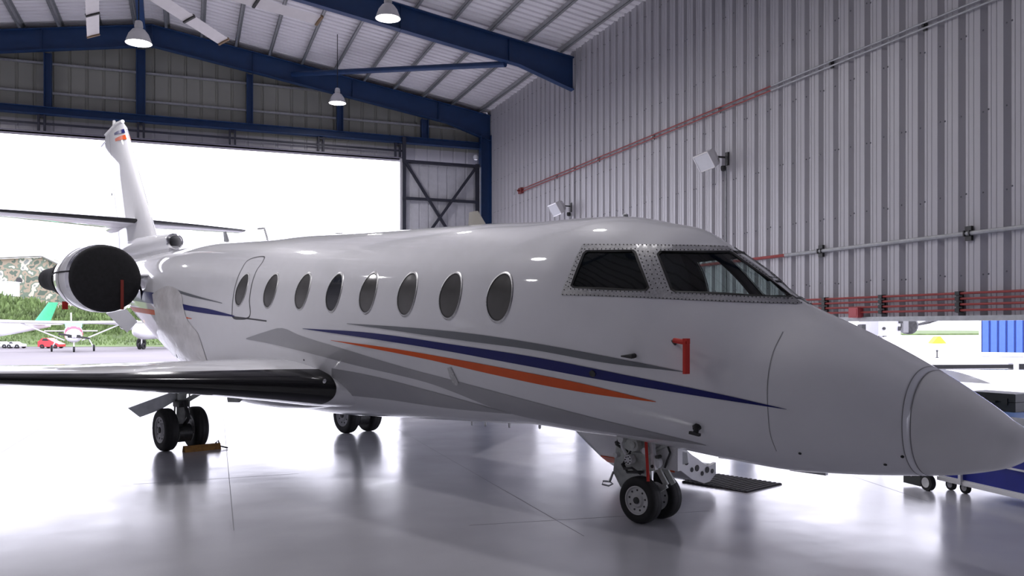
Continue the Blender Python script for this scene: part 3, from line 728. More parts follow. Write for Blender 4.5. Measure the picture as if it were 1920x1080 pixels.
film = mat('wrinkled_mirror_film', (.80, .78, .78), .25, .0, var=.14, scale=3.5, bump=.9, coat=.5)
_, f2 = both('protective_film', decal_mesh([(286, 552), (300, 542), (312, 537), (330, 541), (340, 552), (344, 575), (352, 600), (372, 625)], [(298, 636), (308, 648), (320, 662), (335, 676), (345, 685), (355, 690), (372, 689), (392, 687)], 50, 16, .007), film)
# --- wings
def airfoil(n=22, t=.13):
    xs = [(1 - math.cos(math.pi * i / n)) / 2 for i in range(n + 1)]
    th = lambda x: 5 * t * (.2969 * math.sqrt(x) - .126 * x - .3516 * x * x + .2843 * x**3 - .1036 * x**4)
    up = [(x, th(x) + .02 * math.sin(math.pi * x)) for x in xs]; lo = [(x, -th(x) + .012 * math.sin(math.pi * x)) for x in xs]
    return up[::-1] + lo[1:]             # TE upper -> LE -> TE lower
WST = [(.55, 6.62, 1.02, 4.55, .135), (1.05, 6.90, 1.05, 4.25, .135), (1.5, 7.17, 1.085, 3.95, .125), (2.2, 7.58, 1.125, 3.62, .105), (3.2, 8.16, 1.165, 3.15, .082), (4.1, 8.68, 1.205, 2.75, .070), (6.5, 10.05, 1.34, 1.95, .07), (8.4, 11.15, 1.45, 1.35, .07)]
BOOT = [.08, .08, .078, .07, .055, .045, .045, .045]
def wing_ring(st, side, sel=None, grow=0.0):
    v, u, z, c, t = st; pts = []
    for x, zz in [(x, z_ - (.012 if z_ > 0 else 0) * math.sin(math.pi * x)) for x, z_ in airfoil(26, t)]:
        if sel and not sel(x, zz): continue
        nz = 1 if zz >= 0.012 * math.sin(math.pi * x) else -1
        pts.append((u + x * c - (grow if x < .01 else grow * .4), side * v, z + zz * c + nz * grow))
    return pts
for side in (1, -1):
    wg = MB().loft([wing_ring(s, side) for s in WST]).build('wing', white_paint, jet, smooth=35)
    bsel = lambda x, zz: x < .075
    def boot_ring(st, xl):
        v, u, z, c, t = st; out = []
        for q in np.linspace(1, -1, 17):
            x = xl * q * q; th = 5 * t * (.2969 * math.sqrt(x) - .126 * x - .3516 * x * x)
            out.append((u + x * c - .005, side * v, z + math.copysign(th * c + .005 * min(1, abs(q) * 4), q) + .010 * math.sin(math.pi * x) * c))
        return out
    bt = MB().loft([boot_ring(s_, xl) for s_, xl in list(zip(WST, BOOT))[1:]], closed=False).build('leading_edge_boot', dark_boot, wg, smooth=45)
    # winglet
    v, u, z, c, t = WST[-1]
    rings = [[(u + .25 * k * 2.2 + x * c * (1 - .22 * k), side * (v + .10 * k + .02 * k * k), z + .03 + .42 * k + zz * .3 * c * 0 + 0) if False else
              (u + .5 * k + x * c * (1 - .22 * k), side * (v + .12 * k + zz * c), z + .05 + .42 * k) for x, zz in airfoil(12, .09)] for k in range(3)]
    MB().loft(rings).build('winglet', white_paint, wg, smooth=35)
    # flap panel line and aileron line
    fl_ = MB()
    for a, b_ in ((1, 3), (3, 4), (4, 5)):
        p = WST[a]; q = WST[b_]
    # wing root fairing bulge
    rg = []
    for k in range(9):
        q = k / 8; uu = 6.75 + q * 5.2; s_ = math.sin(math.pi * min(1, q * 1.02)) ** .6 if 0 < q < 1 else .02
        rg.append([(uu, side * (.72 + .40 * s_ * math.cos(a)), .98 + .32 * s_ * math.sin(a)) for a in np.linspace(-math.pi, math.pi, 21)[:-1]])
    MB().loft(rg).build('wing_fairing', white_paint, jet, smooth=50)
# landing light lens glints in the boot
for px_, py_ in ((545, 723), (609, 715)):
    p = at_v(px_, py_, 1.17); MB().lathe([(.001, -.02), (.02, -.012), (.028, 0), (.001, .015)], p, 'x', 12).build('landing_light', chrome, jet, smooth=40)

# --- engines
NU, NV, NW = 13.3, 1.66, 2.585
def toe(mb, side=1):        # nacelle axis: toed in and tilted up towards the tail
    mb.v = [(x, y + side * .03 * (x - NU), z + .035 * (x - NU)) for x, y, z in mb.v]; return mb
for side in (1, -1):
    o_ = (NU, side * NV, NW)
    nc = toe(MB().lathe([(.50, .02), (.53, .0), (.548, .04), (.575, .25), (.578, .5), (.545, .9), (.43, 1.42), (.34, 1.75), (.30, 1.92), (.28, 1.92), (.30, 1.6), (.34, 1.2), (.36, .4), (.45, .12)], o_, 'x', 48, close=True), side).build('engine_nacelle', white_paint, jet, smooth=40)
    toe(MB().lathe([(.495, .03), (.525, -.004), (.552, .035), (.575, .2), (.58, .202), (.555, .1)], o_, 'x', 48, close=True), side).build('inlet_lip', chrome, nc, smooth=50)
    toe(MB().lathe([(.52, .60), (.576, .60), (.574, .615), (.52, .615)], o_, 'x', 48), side).build('cowl_joint', seam_soft, nc)
    toe(MB().lathe([(.02, .3), (.14, .55), (.36, .56), (.36, .6), (.02, .6)], o_, 'x', 24), side).build('fan_face', gear_dark, nc, smooth=40)
    if side < 0: toe(MB().lathe([(.27, 1.7), (.27, 1.75), (.18, 1.8), (.1, 2.1), (.01, 2.3)], o_, 'x', 24), side).build('exhaust_cone', gear_dark, nc, smooth=40)
    # pylon
    rg = []
    for v_, c0, c1, th in ((.45, 12.7, 16.2, .26), (.95, 13.2, 15.8, .19), (1.25, 13.45, 15.6, .15)):
        rg.append([(c0 + (c1 - c0) * x, side * v_, 2.66 + zz / .12 * th * .5) for x, zz in airfoil(14, .12)])
    MB().loft(rg).build('pylon', white_paint, jet, smooth=35)
# --- fin, rudder, stabiliser
def sym(n=12, t=.1): return [(x, z - (.02 if i <= n else .012) * math.sin(math.pi * x)) for i, (x, z) in enumerate(airfoil(n, t))]
FST = [(2.9, 15.1, 3.6), (3.45, 15.62, 3.05), (3.7, 15.79, 2.86), (4.0, 16.0, 2.68), (5.0, 16.72, 2.2), (6.12, 17.50, 1.50), (6.25, 17.68, 1.25)]
fin = MB().loft([[(u + x * c, zz * c, z) for x, zz in sym(14, .1 if z < 6.2 else .05)] for z, u, c in FST]).build('fin', white_paint, jet, smooth=35)
for side in (1, -1):
    vs = []
    for z, u, c in FST[1:-1]:
        for f in (.655, .663): 
            zz = dict((round(x, 9), 0) for x, _ in [(0, 0)]); th = 5 * .1 * (.2969 * math.sqrt(f) - .126 * f - .3516 * f * f + .2843 * f**3 - .1036 * f**4)
            vs.append((u + f * c, side * (th * c * 1.02 + .004), z))
    MB().add(vs, [(2 * i, 2 * i + 1, 2 * i + 3, 2 * i + 2) for i in range(len(vs) // 2 - 1)]).build('rudder_hinge_line', seam_dark, fin)
    def fband(z0, z1, m, nm, f0=0.0, f1=1.0):
        rg = []
        for z in (z0, z1):
            u = np.interp(z, [s[0] for s in FST], [s[1] for s in FST]); c = np.interp(z, [s[0] for s in FST], [s[2] for s in FST]); row = []
            for x in np.linspace(.0, 1, 14):
                th = 5 * .1 * (.2969 * math.sqrt(x) - .126 * x - .3516 * x * x + .2843 * x**3 - .1036 * x**4)
                zz_ = z if z == z1 else z0 + (z1 - z0) * .9 * x
                row.append((u + x * c * .82, side * (th * c + .006), zz_))
            rg.append(row)
        MB().loft(rg, cap=False, closed=False).build(nm, m, fin, smooth=40)
    fband(5.83, 5.95, orange_stripe, 'orange_band'); fband(5.99, 6.09, blue_stripe, 'blue_band')
    for z in (4.75, 5.15):
        MB().lathe([(.03, 0), (.03, .008), (.001, .008)], (18.3, side * .055, z), 'y', 12).build('rudder_fitting', seam_dark, fin)
MB().tube([(18.95, 0, 6.2), (18.1, 0, 6.28), (17.75, 0, 6.3)], [.03, .07, .04], 12).tube([(18.3, 0, 6.3), (18.34, 0, 6.42)], [.05, .03], 8).build('beacon_fairing', plain_white, fin, smooth=40)
MB().tube([(18.9, 0, 6.05), (19.25, .0, 5.98)], .02, 6).build('static_wick', chrome, fin)
SST = [(0.0, 16.38, 3.98, 1.95), (1.4, 17.10, 4.06, 1.5), (2.9, 17.86, 4.13, 1.0)]
for side in (1, -1):
    sb = MB().loft([[(u + x * c, side * v, z + zz * c) for x, zz in sym(12, .075)] for v, u, z, c in SST]).build('stabilizer', white_paint, jet, smooth=35)
    MB().loft([[(u + x * c - .004, side * v, z + zz * c * 1.06) for x, zz in sym(12, .075) if x < .12] for v, u, z, c in SST], closed=False).build('leading_edge_boot', dark_boot, sb, smooth=50)
MB().lathe([(.02, 0), (.11, .35), (.16, 1.0), (.16, 1.6), (.10, 2.3), (.02, 2.6)], (16.3, 0, 4.0), 'x', 20).build('stabilizer_fairing', white_paint, fin, smooth=40)
# dorsal air intake
MB().lathe([(.10, 1.6), (.115, .8), (.13, 0), (.15, 0), (.165, .1), (.20, .9), (.24, 1.7), (.2, 2.6)], (14.68, 0, 3.42), 'x', 24).build('dorsal_intake', white_paint, jet, smooth=40)
MB().lathe([(.118, -.005), (.13, -.02), (.157, -.005), (.165, .04), (.15, .04)], (14.68, 0, 3.42), 'x', 24, close=True).build('intake_lip', chrome, jet, smooth=50)
MB().loft([[(u, s * wd, z) for s, z in ((-1, 3.1), (-1, zt), (1, zt), (1, 3.1))] for u, wd, zt in ((14.75, .10, 3.34), (16.2, .15, 3.4), (17.4, .12, 3.5))]).build('intake_saddle', white_paint, jet, smooth=30)
MB().lathe([(.11, 0), (.14, .0), (.15, -.15), (.18, -.4)], (18.25, 0, 2.93), 'x', 20).build('exhaust_pipe', gear_dark, jet, smooth=40)
# open access hatch under the tail
MB().prism([at_v(*p, .25) for p in ((200, 586), (236, 578), (258, 603), (240, 622))], (0, 0, 0), (.02, .01, -.02)).build('tail_hatch', white_paint, jet)

# --- antennas and small fittings
def blade(u, v, h, c0, c1, sweep, m, name='antenna', th=.02):
    z = top_at(u + c0 / 2, v) - .02
    MB().loft([[(u + sweep * k + x * (c0 + (c1 - c0) * k), v + zz * .5 * c0, z + (h + .02) * k) for x, zz in sym(6, .16)] for k in (0, 1)]).build(name, m, jet, smooth=35)
beige = mat('beige_antenna', (.45, .43, .38), .4)
blade(12.18, 0, .20, .26, .13, .16, galv); blade(5.42, 0, .17, .34, .16, .16, beige)
z = top_at(10.8, 0); MB().tube([(10.78, 0, z - .01), (10.9, 0, z + .19), (11.12, 0, z + .20)], .016, 6).build('antenna', galv, jet)
for u in (9.2, 8.5, 4.2, 3.9): MB().loft([[(u + x * .36, y_, top_at(u + .2, 0) - .01 + zz) for x, y_ in ((0, 0), (.3, -.04), (1, -.05), (1, .05), (.3, .04))] for zz in (0, .022)]).build('low_antenna', galv, jet)
MB().lathe([(.001, 0), (.03, 0), (.028, .03), (.001, .045)], (3.42, 0, top_at(3.42, 0) - .006), 'z', 10).build('top_fitting', galv, jet)
for px_ in (885, 910, 955, 1012):
    p = at_v(px_, 792, 0); t, b, hw = section(p.x); MB().lathe([(.001, .03), (.014, .03), (.014, -.05), (.001, -.06)], (p.x, 0, b), 'z', 8).build('drain_mast', plain_white, jet)
for u0, u1 in ((1.95, 2.38), (1.42, 1.72)):
    t, b, hw = section((u0 + u1) / 2); MB().loft([[(u0 + (u1 - u0) * k, y_, b + .012 + z_) for y_, z_ in ((-.02, .02), (.02, .02), (.02, -.035), (-.02, -.035))] for k in (0, 1)]).build('belly_strake', galv, jet)
def probe(pts, r, m, name):
    mb = MB(); mb.tube(pts, r, 8); return mb.build(name, m, jet, smooth=40)
loc, nor = hit(1309, 800); probe([loc - nor * .01, loc + nor * .03 + Vector((.01, 0, .005)), loc + nor * .045 + Vector((.012, 0, .008))], [.030, .032, .016], black_seal, 'angle_vane_base')
MB().bar(loc + nor * .03 + Vector((-.03, 0, -.042)), loc + nor * .03 + Vector((.06, 0, -.03)), .03, .022).bar(loc + nor * .02 + Vector((.0, 0, .01)), loc + nor * .02 + Vector((.015, 0, -.045)), .03, .03).build('angle_vane', black_seal, jet)
loc, nor = hit(1190, 667); probe([loc - nor * .01, loc + nor * .05, loc + nor * .06 + Vector((.10, 0, 0))], [.02, .02, .006], gear_dark, 'static_probe')
loc, nor = hit(1112, 700); probe([loc, loc + nor * .015], .03, gear_dark, 'static_port')
for p in ((1500, 850), (1660, 871), (1692, 856), (570, 675)):
    loc, nor = hit(*p); probe([loc - nor * .004, loc + nor * .004], .012, black_seal, 'skin_port')
loc, nor = hit(850, 704)
mb = MB(); L = [hit(*p) for p in ((840, 689), (846, 688), (853, 702), (861, 718), (858, 722), (852, 720), (845, 706))]
mb.add([l + n_ * .004 for l, n_ in L] + [l + n_ * .012 for l, n_ in L], [tuple(range(7, 14))] + [(i, (i + 1) % 7, 7 + (i + 1) % 7, 7 + i) for i in range(7)]); mb.build('service_plate', bare_metal, jet)

# --- landing gear
def wheel_meshes(r, wd):
    ty = MB().lathe([(r * .60, -wd * .42), (r * .72, -wd * .5), (r * .90, -wd * .48), (r * .975, -wd * .36), (r, -wd * .2), (r * .992, -wd * .12), (r, -wd * .1), (r, wd * .1), (r * .992, wd * .12), (r, wd * .2), (r * .975, wd * .36), (r * .90, wd * .48), (r * .72, wd * .5), (r * .60, wd * .42)], (0, 0, 0), 'y', 40, close=True).mesh('wheel', smooth=50)
    hb = MB()
    for s in (-1, 1):
        hb.lathe([(r * .61, s * wd * .30), (r * .615, s * wd * .46), (r * .57, s * wd * .46), (r * .53, s * wd * .36), (r * .34, s * wd * .33), (r * .26, s * wd * .44), (.001, s * wd * .44)], (0, 0, 0), 'y', 32)
    cp = MB()
    for s in (-1, 1):
        cp.lathe([(r * .15, s * wd * .42), (r * .14, s * wd * .52), (.001, s * wd * .53)], (0, 0, 0), 'y', 16)
        for k in range(9):
            a = 2 * math.pi * k / 9; cp.lathe([(r * .045, s * wd * .32), (r * .045, s * wd * .375), (.001, s * wd * .38)], (r * .43 * math.sin(a), 0, r * .43 * math.cos(a)), 'y', 8)
    return ty, hb.mesh('rim', smooth=40), cp.mesh('hub_bolts')
def place_wheel(ms, u, v, z):
    ty, hb, cp = ms
    o = bpy.data.objects.new('wheel', ty); COL.objects.link(o); o.parent = jet; o.location = (u, v, z)
    for nm, me_ in (('rim', hb), ('hub_bolts', cp)):
        c = bpy.data.objects.new(nm, me_); COL.objects.link(c); c.parent = o
        if nm == 'hub_bolts': c['kind'] = 'stuff'
nw = wheel_meshes(.212, .135); mw = wheel_meshes(.305, .19)
for ms, m3 in ((nw, (rubber, rim_paint, gear_dark)), (mw, (rubber, mat('main_rim_grey', (.45, .45, .46), .4), gear_dark))):
    for me_, m in zip(ms, m3): me_.materials.append(m)
for v in (-.145, .145): place_wheel(nw, 3.12, v, .212)
for v in (1.70, 1.27, -1.27, -1.70): place_wheel(mw, 10.5, v, .305)
# nose gear
MB().tube([(3.12, 0, .21), (3.13, 0, .52), (3.16, 0, .95)], [.035, .04, .06], 14).build('nose_strut', chrome, jet, smooth=40)
MB().tube([(3.12, -.21, .212), (3.12, .21, .212)], .03, 12).build('nose_axle', gear_dark, jet)
mb = MB(); mb.tube([(3.13, 0, .46), (3.17, 0, 1.0)], .075, 14); mb.box((3.02, -.09, .48), (3.28, .09, .62)); mb.tube([(3.28, -.1, .55), (3.28, .1, .55)], .05, 12); mb.tube([(3.2, .1, .7), (3.2, .16, .7)], .06, 16)
mb.tube([(3.2, .16, .7), (3.2, .175, .7)], .035, 12); mb.build('strut_housing', gear_grey, jet, smooth=35)
MB().bar((3.0, .05, .5), (2.9, .05, .36), .02, .05).bar((2.9, .05, .36), (3.08, .05, .25), .02, .05).bar((3.0, -.05, .5), (2.9, -.05, .36), .02, .05).build('torque_link', gear_grey, jet)
MB().tube([(3.1, .0, .62), (2.62, .0, .86)], .03, 10).tube([(3.1, .07, .62), (2.62, .07, .86)], .018, 8).build('drag_brace', gear_grey, jet)
MB().box((2.78, -.02, .50), (3.02, .05, .78)).box((2.8, .05, .54), (2.96, .056, .74)).build('gear_box', plain_white, jet)
mb = MB(); mb.tube([(3.30, .11, .62), (3.42, .13, .68), (3.40, .12, .76), (3.2, .1, .8), (3.02, .1, .72)], .014, 6); mb.tube([(3.1, .12, .46), (3.28, .14, .44), (3.36, .1, .5), (3.3, .06, .62)], .014, 6); mb.tube([(3.42, .08, .74), (3.1, .1, .78), (2.9, .09, .76)], .02, 8); mb.build('gear_hoses', gear_dark, jet, smooth=40)
mb = MB()
for u_, v_, z_, r_, l_ in ((3.34, .12, .74, .035, .05), (3.24, .12, .56, .045, .06), (3.06, .11, .66, .03, .06), (2.96, .09, .56, .05, .05), (3.42, .1, .58, .025, .05)): mb.tube([(u_, v_, z_), (u_, v_ + l_, z_)], r_, 14)
mb.tube([(3.36, .14, .80), (3.33, .15, .66), (3.27, .16, .60)], .016, 8); mb.bar((3.02, .12, .78), (2.96, .14, .50), .03, .05); mb.build('gear_fittings', plain_white, jet, smooth=35)['kind'] = 'stuff'
mb = MB()
for k in range(7): a_ = 2 * math.pi * k / 7; mb.tube([(3.24 + .03 * math.cos(a_), .178, .56 + .03 * math.sin(a_)), (3.24 + .03 * math.cos(a_), .188, .56 + .03 * math.sin(a_))], .006, 6)
for p_ in ((2.93, .62), (2.98, .53), (3.40, .70)): mb.tube([(p_[0], .10, p_[1]), (p_[0], .16, p_[1])], .016, 8)
mb.tube([(3.36, .12, .50), (3.30, .16, .47), (3.20, .17, .49), (3.12, .14, .44)], .012, 6); mb.tube([(2.92, .06, .8), (2.84, .08, .66), (2.9, .08, .52)], .010, 6); mb.build('gear_bolts', gear_dark, jet)['kind'] = 'stuff'
# nose gear doors
DP = [at_v(*p, .10) for p in ((1159, 824), (1172, 818), (1232, 828), (1236, 842), (1214, 858), (1210, 890), (1190, 892), (1165, 912), (1151, 885))]
MB().prism([at_v(*p, -.16) for p in ((1158, 822), (1172, 815), (1262, 830), (1262, 880), (1210, 894), (1165, 913), (1151, 885))], (0, -.012, 0), (0, .012, 0)).build('nose_gear_door', gear_grey, jet)
MB().prism([at_v(*p, -.24) for p in ((1235, 838), (1290, 848), (1292, 868), (1240, 880))], (0, -.012, 0), (0, .012, 0)).build('nose_gear_door', plain_white, jet)
MB().bar((3.05, .16, .80), (2.99, .2, .40), .028, .008, up=(0, 1, 0)).build('red_strap', red_flag, jet)
MB().tube([at_v(1150, 885, -.1), at_v(1143, 903, -.1)], .012, 6).tube([at_v(*p, -.1) for p in ((1143, 903), (1131, 902), (1129, 908), (1141, 911), (1149, 907), (1143, 903))], .009, 6).build('tow_handle', galv, jet)
# main gear
for side in (1, -1):
    MB().tube([(10.5, side * 1.485, .28), (10.5, side * 1.485, .62), (10.46, side * 1.45, 1.12)], [.055, .06, .08], 14).build('main_strut', gear_grey, jet, smooth=40)
    MB().tube([(10.5, side * 1.18, .305), (10.5, side * 1.79, .305)], .04, 12).build('main_axle', gear_dark, jet)
    mb = MB(); mb.box((10.38, side * 1.42, .62), (10.6, side * 1.56, .72)); mb.tube([(10.36, side * 1.485, .70), (10.2, side * 1.485, .48), (10.42, side * 1.485, .32)], .028, 8)
    mb.tube([(10.4, side * 1.40, .25), (10.4, side * 1.58, .25)], .13, 20); mb.build('brake_unit', gear_dark, jet, smooth=35)
    MB().tube([(10.5, side * 1.44, .68), (10.45, side * .85, 1.0)], .035, 10).tube([(10.42, side * 1.40, .45), (10.4, side * 1.39, .98)], .012, 6).tube([(10.58, side * 1.55, .4), (10.55, side * 1.53, .98)], .014, 6).build('side_brace', gear_grey, jet, smooth=40)
    q = [at_u(*p, 10.55) for p in ((240, 765), (262, 782), (300, 768), (347, 740), (325, 734))]
    q = [(p.x, side * p.y, p.z) for p in q]
    MB().prism(q, (-.02, 0, 0), (.02, 0, 0)).build('main_gear_door', galv, jet)
    MB().prism([(9.3, side * 1.02, .86), (10.0, side * 1.02, .86), (9.85, side * 1.05, .70), (9.5, side * 1.06, .72)], (0, -.015, 0), (0, .015, 0)).build('inner_gear_door', gear_grey, jet)
# --- airstair hanging open on the far side
st = []
AU0, AU1 = 3.72, 4.78
def stair_line(q): # q 0 hinge .. 1 foot : (v, z) of the outer skin
    return -.78 - 1.12 * q, float(np.interp(q, [0, .2, .4, .6, .8, .92, 1], [.60, .42, .25, .12, .05, .06, .13]))
sk = MB(); rg = []
for k in range(11):
    v_, z_ = stair_line(k / 10); rg.append([(AU0, v_, z_), (AU1, v_, z_), (AU1, v_, z_ + .03), (AU0, v_, z_ + .03)])
air = sk.loft(rg).build('airstair_door', white_paint, jet, smooth=30)
for u in (AU0, AU1):
    rg = []
    for k in range(11):
        q = k / 10; v_, z_ = stair_line(q); hgt = .10 + .17 * math.sin(math.pi * min(1, q * .9 + .05))
        rg.append([(u - .02, v_, z_), (u + .02, v_, z_), (u + .02, v_, z_ + hgt), (u - .02, v_, z_ + hgt)])
    MB().loft(rg).build('side_rail', plain_white, air, smooth=30)
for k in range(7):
    q = .42 + .085 * k; v_, z_ = stair_line(q); MB().lathe([(.001, 0), (.026 + .01 * (k % 2), 0), (.026 + .01 * (k % 2), -.006), (.001, -.006)], (AU0 - .022, v_, z_ + .10 + .04 * (k % 2)), 'x', 10).build('painted_rail_hole', black_seal, air)  # black discs paint in the shade inside the rail's lightening holes
for k in range(4):
    q = .2 + .22 * k; v_, z_ = stair_line(q); MB().box((AU0 + .02, v_ - .11, z_ + .16), (AU1 - .02, v_ + .11, z_ + .19)).build('stair_tread', gear_grey, air)
rg = []
for q in (.36, .47): 
    v_, z_ = stair_line(q); rg.append([(AU0 + .1, v_, z_ + .004), (AU1 + .001, v_, z_ + .004), (AU1 + .001, v_ + .006, z_ - .008), (AU0 + .1, v_ + .006, z_ - .008)])
MB().loft(rg).build('orange_stripe', orange_stripe, air)
mb = MB(); mb.tube([(AU1 + .02, -.95, .62), (AU1 + .02, -1.3, .85), (AU1 + .02, -1.6, .6)], .014, 6); mb.tube([(AU0 - .02, -1.0, .62), (AU0 - .02, -1.5, .52), (AU0 - .02, -1.85, .36)], .012, 6); mb.build('hand_rail', chrome, air, smooth=40)

# --- things resting on or by the jet
def jw(p): return M_J @ Vector(p)
def inbody(o): o.matrix_world = M_J; return o
ic = thing('inlet_cover', 'round black cloth cover over the near engine intake with red strap', 'engine cover'); ic.location = M_J.translation; ic.rotation_euler = jet.rotation_euler
o_ = (NU, NV, NW)
MB().lathe([(.001, -.085), (.2, -.082), (.4, -.07), (.51, -.045), (.558, .0), (.568, .07), (.562, .07)], o_, 'x', 48).build('cover_cloth', black_cloth, ic, smooth=50)
MB().box((NU - .11, NV - .24, NW - .02), (NU - .10, NV - .19, NW - .52)).build('red_streamer', mat('dark_red_strap', (.22, .025, .015), .7), ic)
toe(MB().tube([(NU + .04, NV + .56, NW + .10), (NU + .5, NV + .58, NW + .09), (NU + 1.0, NV + .525, NW + .08), (NU + 1.7, NV + .36, NW + .06)], .014, 6)).build('tie_cord', black_cloth, ic)
MB().tube([(NU + .0, NV - .53, NW - .1), (NU + .1, NV - .60, NW - .2), (NU + .12, NV - .62, NW - .34)], .02, 6).build('buckle_strap', black_cloth, ic)
ec = thing('exhaust_cover', 'black cloth cone cover over the near engine exhaust', 'engine cover'); ec.location = M_J.translation; ec.rotation_euler = jet.rotation_euler
toe(MB().lathe([(.385, 1.66), (.36, 1.85), (.31, 2.15), (.24, 2.45), (.225, 2.8), (.21, 3.15), (.15, 3.3), (.001, 3.36)], o_, 'x', 40)).build('cover_cloth', black_cloth, ec, smooth=60)
p = at_v(122, 574, NV); MB().box((p.x - .01, p.y - .05, p.z + .09), (p.x + .01, p.y + .05, p.z - .06)).build('red_tag', red_flag, ec)
pc = thing('pitot_cover', 'red remove-before-flight flag hanging from the nose pitot probe', 'probe cover'); pc.location = M_J.translation; pc.rotation_euler = jet.rotation_euler
loc, nor = hit(1266, 645); out = nor * .10
MB().tube([loc - nor * .005, loc + nor * .07, loc + nor * .09 + Vector((-.11, 0, -.01))], [.012, .012, .010], 8).build('pitot_probe', gear_dark, jet, smooth=40)
p1 = loc + nor * .09 + Vector((-.05, .0, -.005)); p2 = loc + nor * .10 + Vector((-.135, 0, -.02))
MB().tube([loc + nor * .088 + Vector((-.02, 0, -.002)), p2], .020, 8).build('cover_sleeve', red_flag, pc, smooth=40)
MB().box((p2.x - .012, p2.y - .028, p2.z + .01), (p2.x + .012, p2.y + .028, p2.z - .235)).box((p2.x - .02, p2.y - .02, p2.z + .03), (p2.x + .02, p2.y + .02, p2.z - .01)).build('flag', red_flag, pc)
# chock
ck = M_J @ Vector((10.19, 1.30, 0)); ch = thing('wheel_chock', 'dirty yellow wheel chock bar on the floor against the near main wheels', 'chock', (ck.x, ck.y, 0), math.atan2(-AXW[1], -AXW[0]) - math.pi / 2)
MB().prism([(-.26, -.06, 0), (-.26, .06, 0), (-.26, .03, .085), (-.26, -.03, .085)], (0, 0, 0), (.52, 0, 0)).build('chock_block', chock_yellow, ch)
MB().tube([(.2, 0, .085), (.24, 0, .12), (.26, -.02, .04), (.34, -.1, .015)], .012, 6).build('chock_rope', black_cloth, ch)
# mat
c4 = [floorp(*p) for p in ((1322, 912), (1345, 889), (1435, 905), (1386, 921))]
mt = thing('floor_mat', 'dark ribbed rubber mat on the floor at the foot of the stair', 'mat', (sum(c4, Vector()) / 4))
mt.location.z = 0; ctr = mt.location.copy()
ux = (c4[2] - c4[1]); ux.z = 0; L_ = 1.0
dw = Vector((AXW[0], AXW[1], 0)); sw = Vector((-dw.y, dw.x, 0))
rect = [dw * a + sw * b for a, b in ((-.42, -.36), (.42, -.36), (.42, .36), (-.42, .36))]
MB().prism(rect, (0, 0, .0), (0, 0, .012)).build('mat_base', mat_rubber, mt)
for k in range(14):
    a = -.40 + .8 * k / 13; MB().bar(dw * a - sw * .35 + Vector((0, 0, .012)), dw * a + sw * .35 + Vector((0, 0, .012)), .03, .012).build('mat_rib', mat_rubber, mt)

# ================================================================== rolling bench and case, right of the nose
bp_ = Vector((8.25, 6.2, 0))
bd = Vector((7.50, 5.80, 0)) - Vector((7.62, 6.95, 0)); ang = math.atan2(bd.y, bd.x)
bn = thing('rolling_bench', 'royal blue rolling workbench with white trim beside the jet nose', 'workbench', (7.67, 6.95, 0), ang)
# local x along the near long side (away from the door wall), local y towards the wall
LB, DB = 2.3, 1.1
bn.location.x += .03
MB().box((.0, .02, .13), (LB, DB, .84)).build('cabinet_body', blue_bench, bn)
MB().box((-.03, -.02, .84), (LB + .03, DB + .03, .875)).build('bench_top', light_blue, bn)
MB().box((-.035, -.03, .80), (LB + .035, -.015, .885)).build('top_edge', galv, bn)
for z in (.13, .36, .60): MB().box((0, -.004, z), (LB, .02, z + .016)).build('drawer_trim', plain_white, bn)
MB().box((-.02, -.01, .09), (LB + .02, .05, .13)).build('base_rail', plain_white, bn)
MB().box((.30, -.03, .10), (.335, .0, .52)).build('leg', plain_white, bn)
for x in (.12, .32, LB * .55, LB - .1):
    cs = MB().lathe([(.03, -.02), (.062, -.018), (.062, .018), (.03, .02)], (x, .05, .062), 'y', 20, close=True).build('caster', rubber, bn, smooth=40)
    MB().lathe([(.001, -.024), (.036, -.022), (.036, .022), (.001, .024)], (x, .05, .062), 'y', 16).box((x - .02, .02, .06), (x + .02, .08, .11)).build('caster_hub', rim_paint, cs)
kc = thing('equipment_case', 'black hard plastic equipment case lying on the blue bench', 'case', bn.matrix_world @ Vector((0, 0, 0)))
kc.location = Vector((8.22, 6.62, .877)); kc.rotation_euler = (0, 0, ang + .25)
MB().box((-.26, -.17, 0), (.26, .17, .10)).build('case_base', case_black, kc)
MB().box((-.26, -.17, .105), (.26, .17, .19)).build('case_lid', case_black, kc)
for x in (-.15, .15): MB().box((x - .03, -.185, .07), (x + .03, -.168, .14)).build('latch', case_black, kc)
MB().tube([(-.07, -.17, .1), (-.07, -.21, .1), (.07, -.21, .1), (.07, -.17, .1)], .012, 6).build('handle', case_black, kc)
bx_ = floorp(1716, 914); cb = thing('battery_cart', 'small black wheeled battery box under the jet nose beside the bench', 'cart', (bx_.x, bx_.y, 0), ang)
MB().box((-.16, -.02, .03), (.10, .14, .20)).build('battery_box', case_black, cb)
MB().lathe([(.001, -.005), (.012, -.005), (.012, .005), (.001, .005)], (-.03, -.024, .13), 'y', 8).build('bolt', chrome, cb)
wl = MB().lathe([(.05, -.03), (.085, -.03), (.09, -.02), (.09, .02), (.085, .03), (.05, .03)], (.19, .0, .09), 'y', 24, close=True).build('wheel', rubber, cb, smooth=40)
MB().lathe([(.001, -.025), (.055, -.034), (.055, .034), (.001, .025)], (.19, .0, .09), 'y', 20).build('rim', rim_paint, wl, smooth=40)

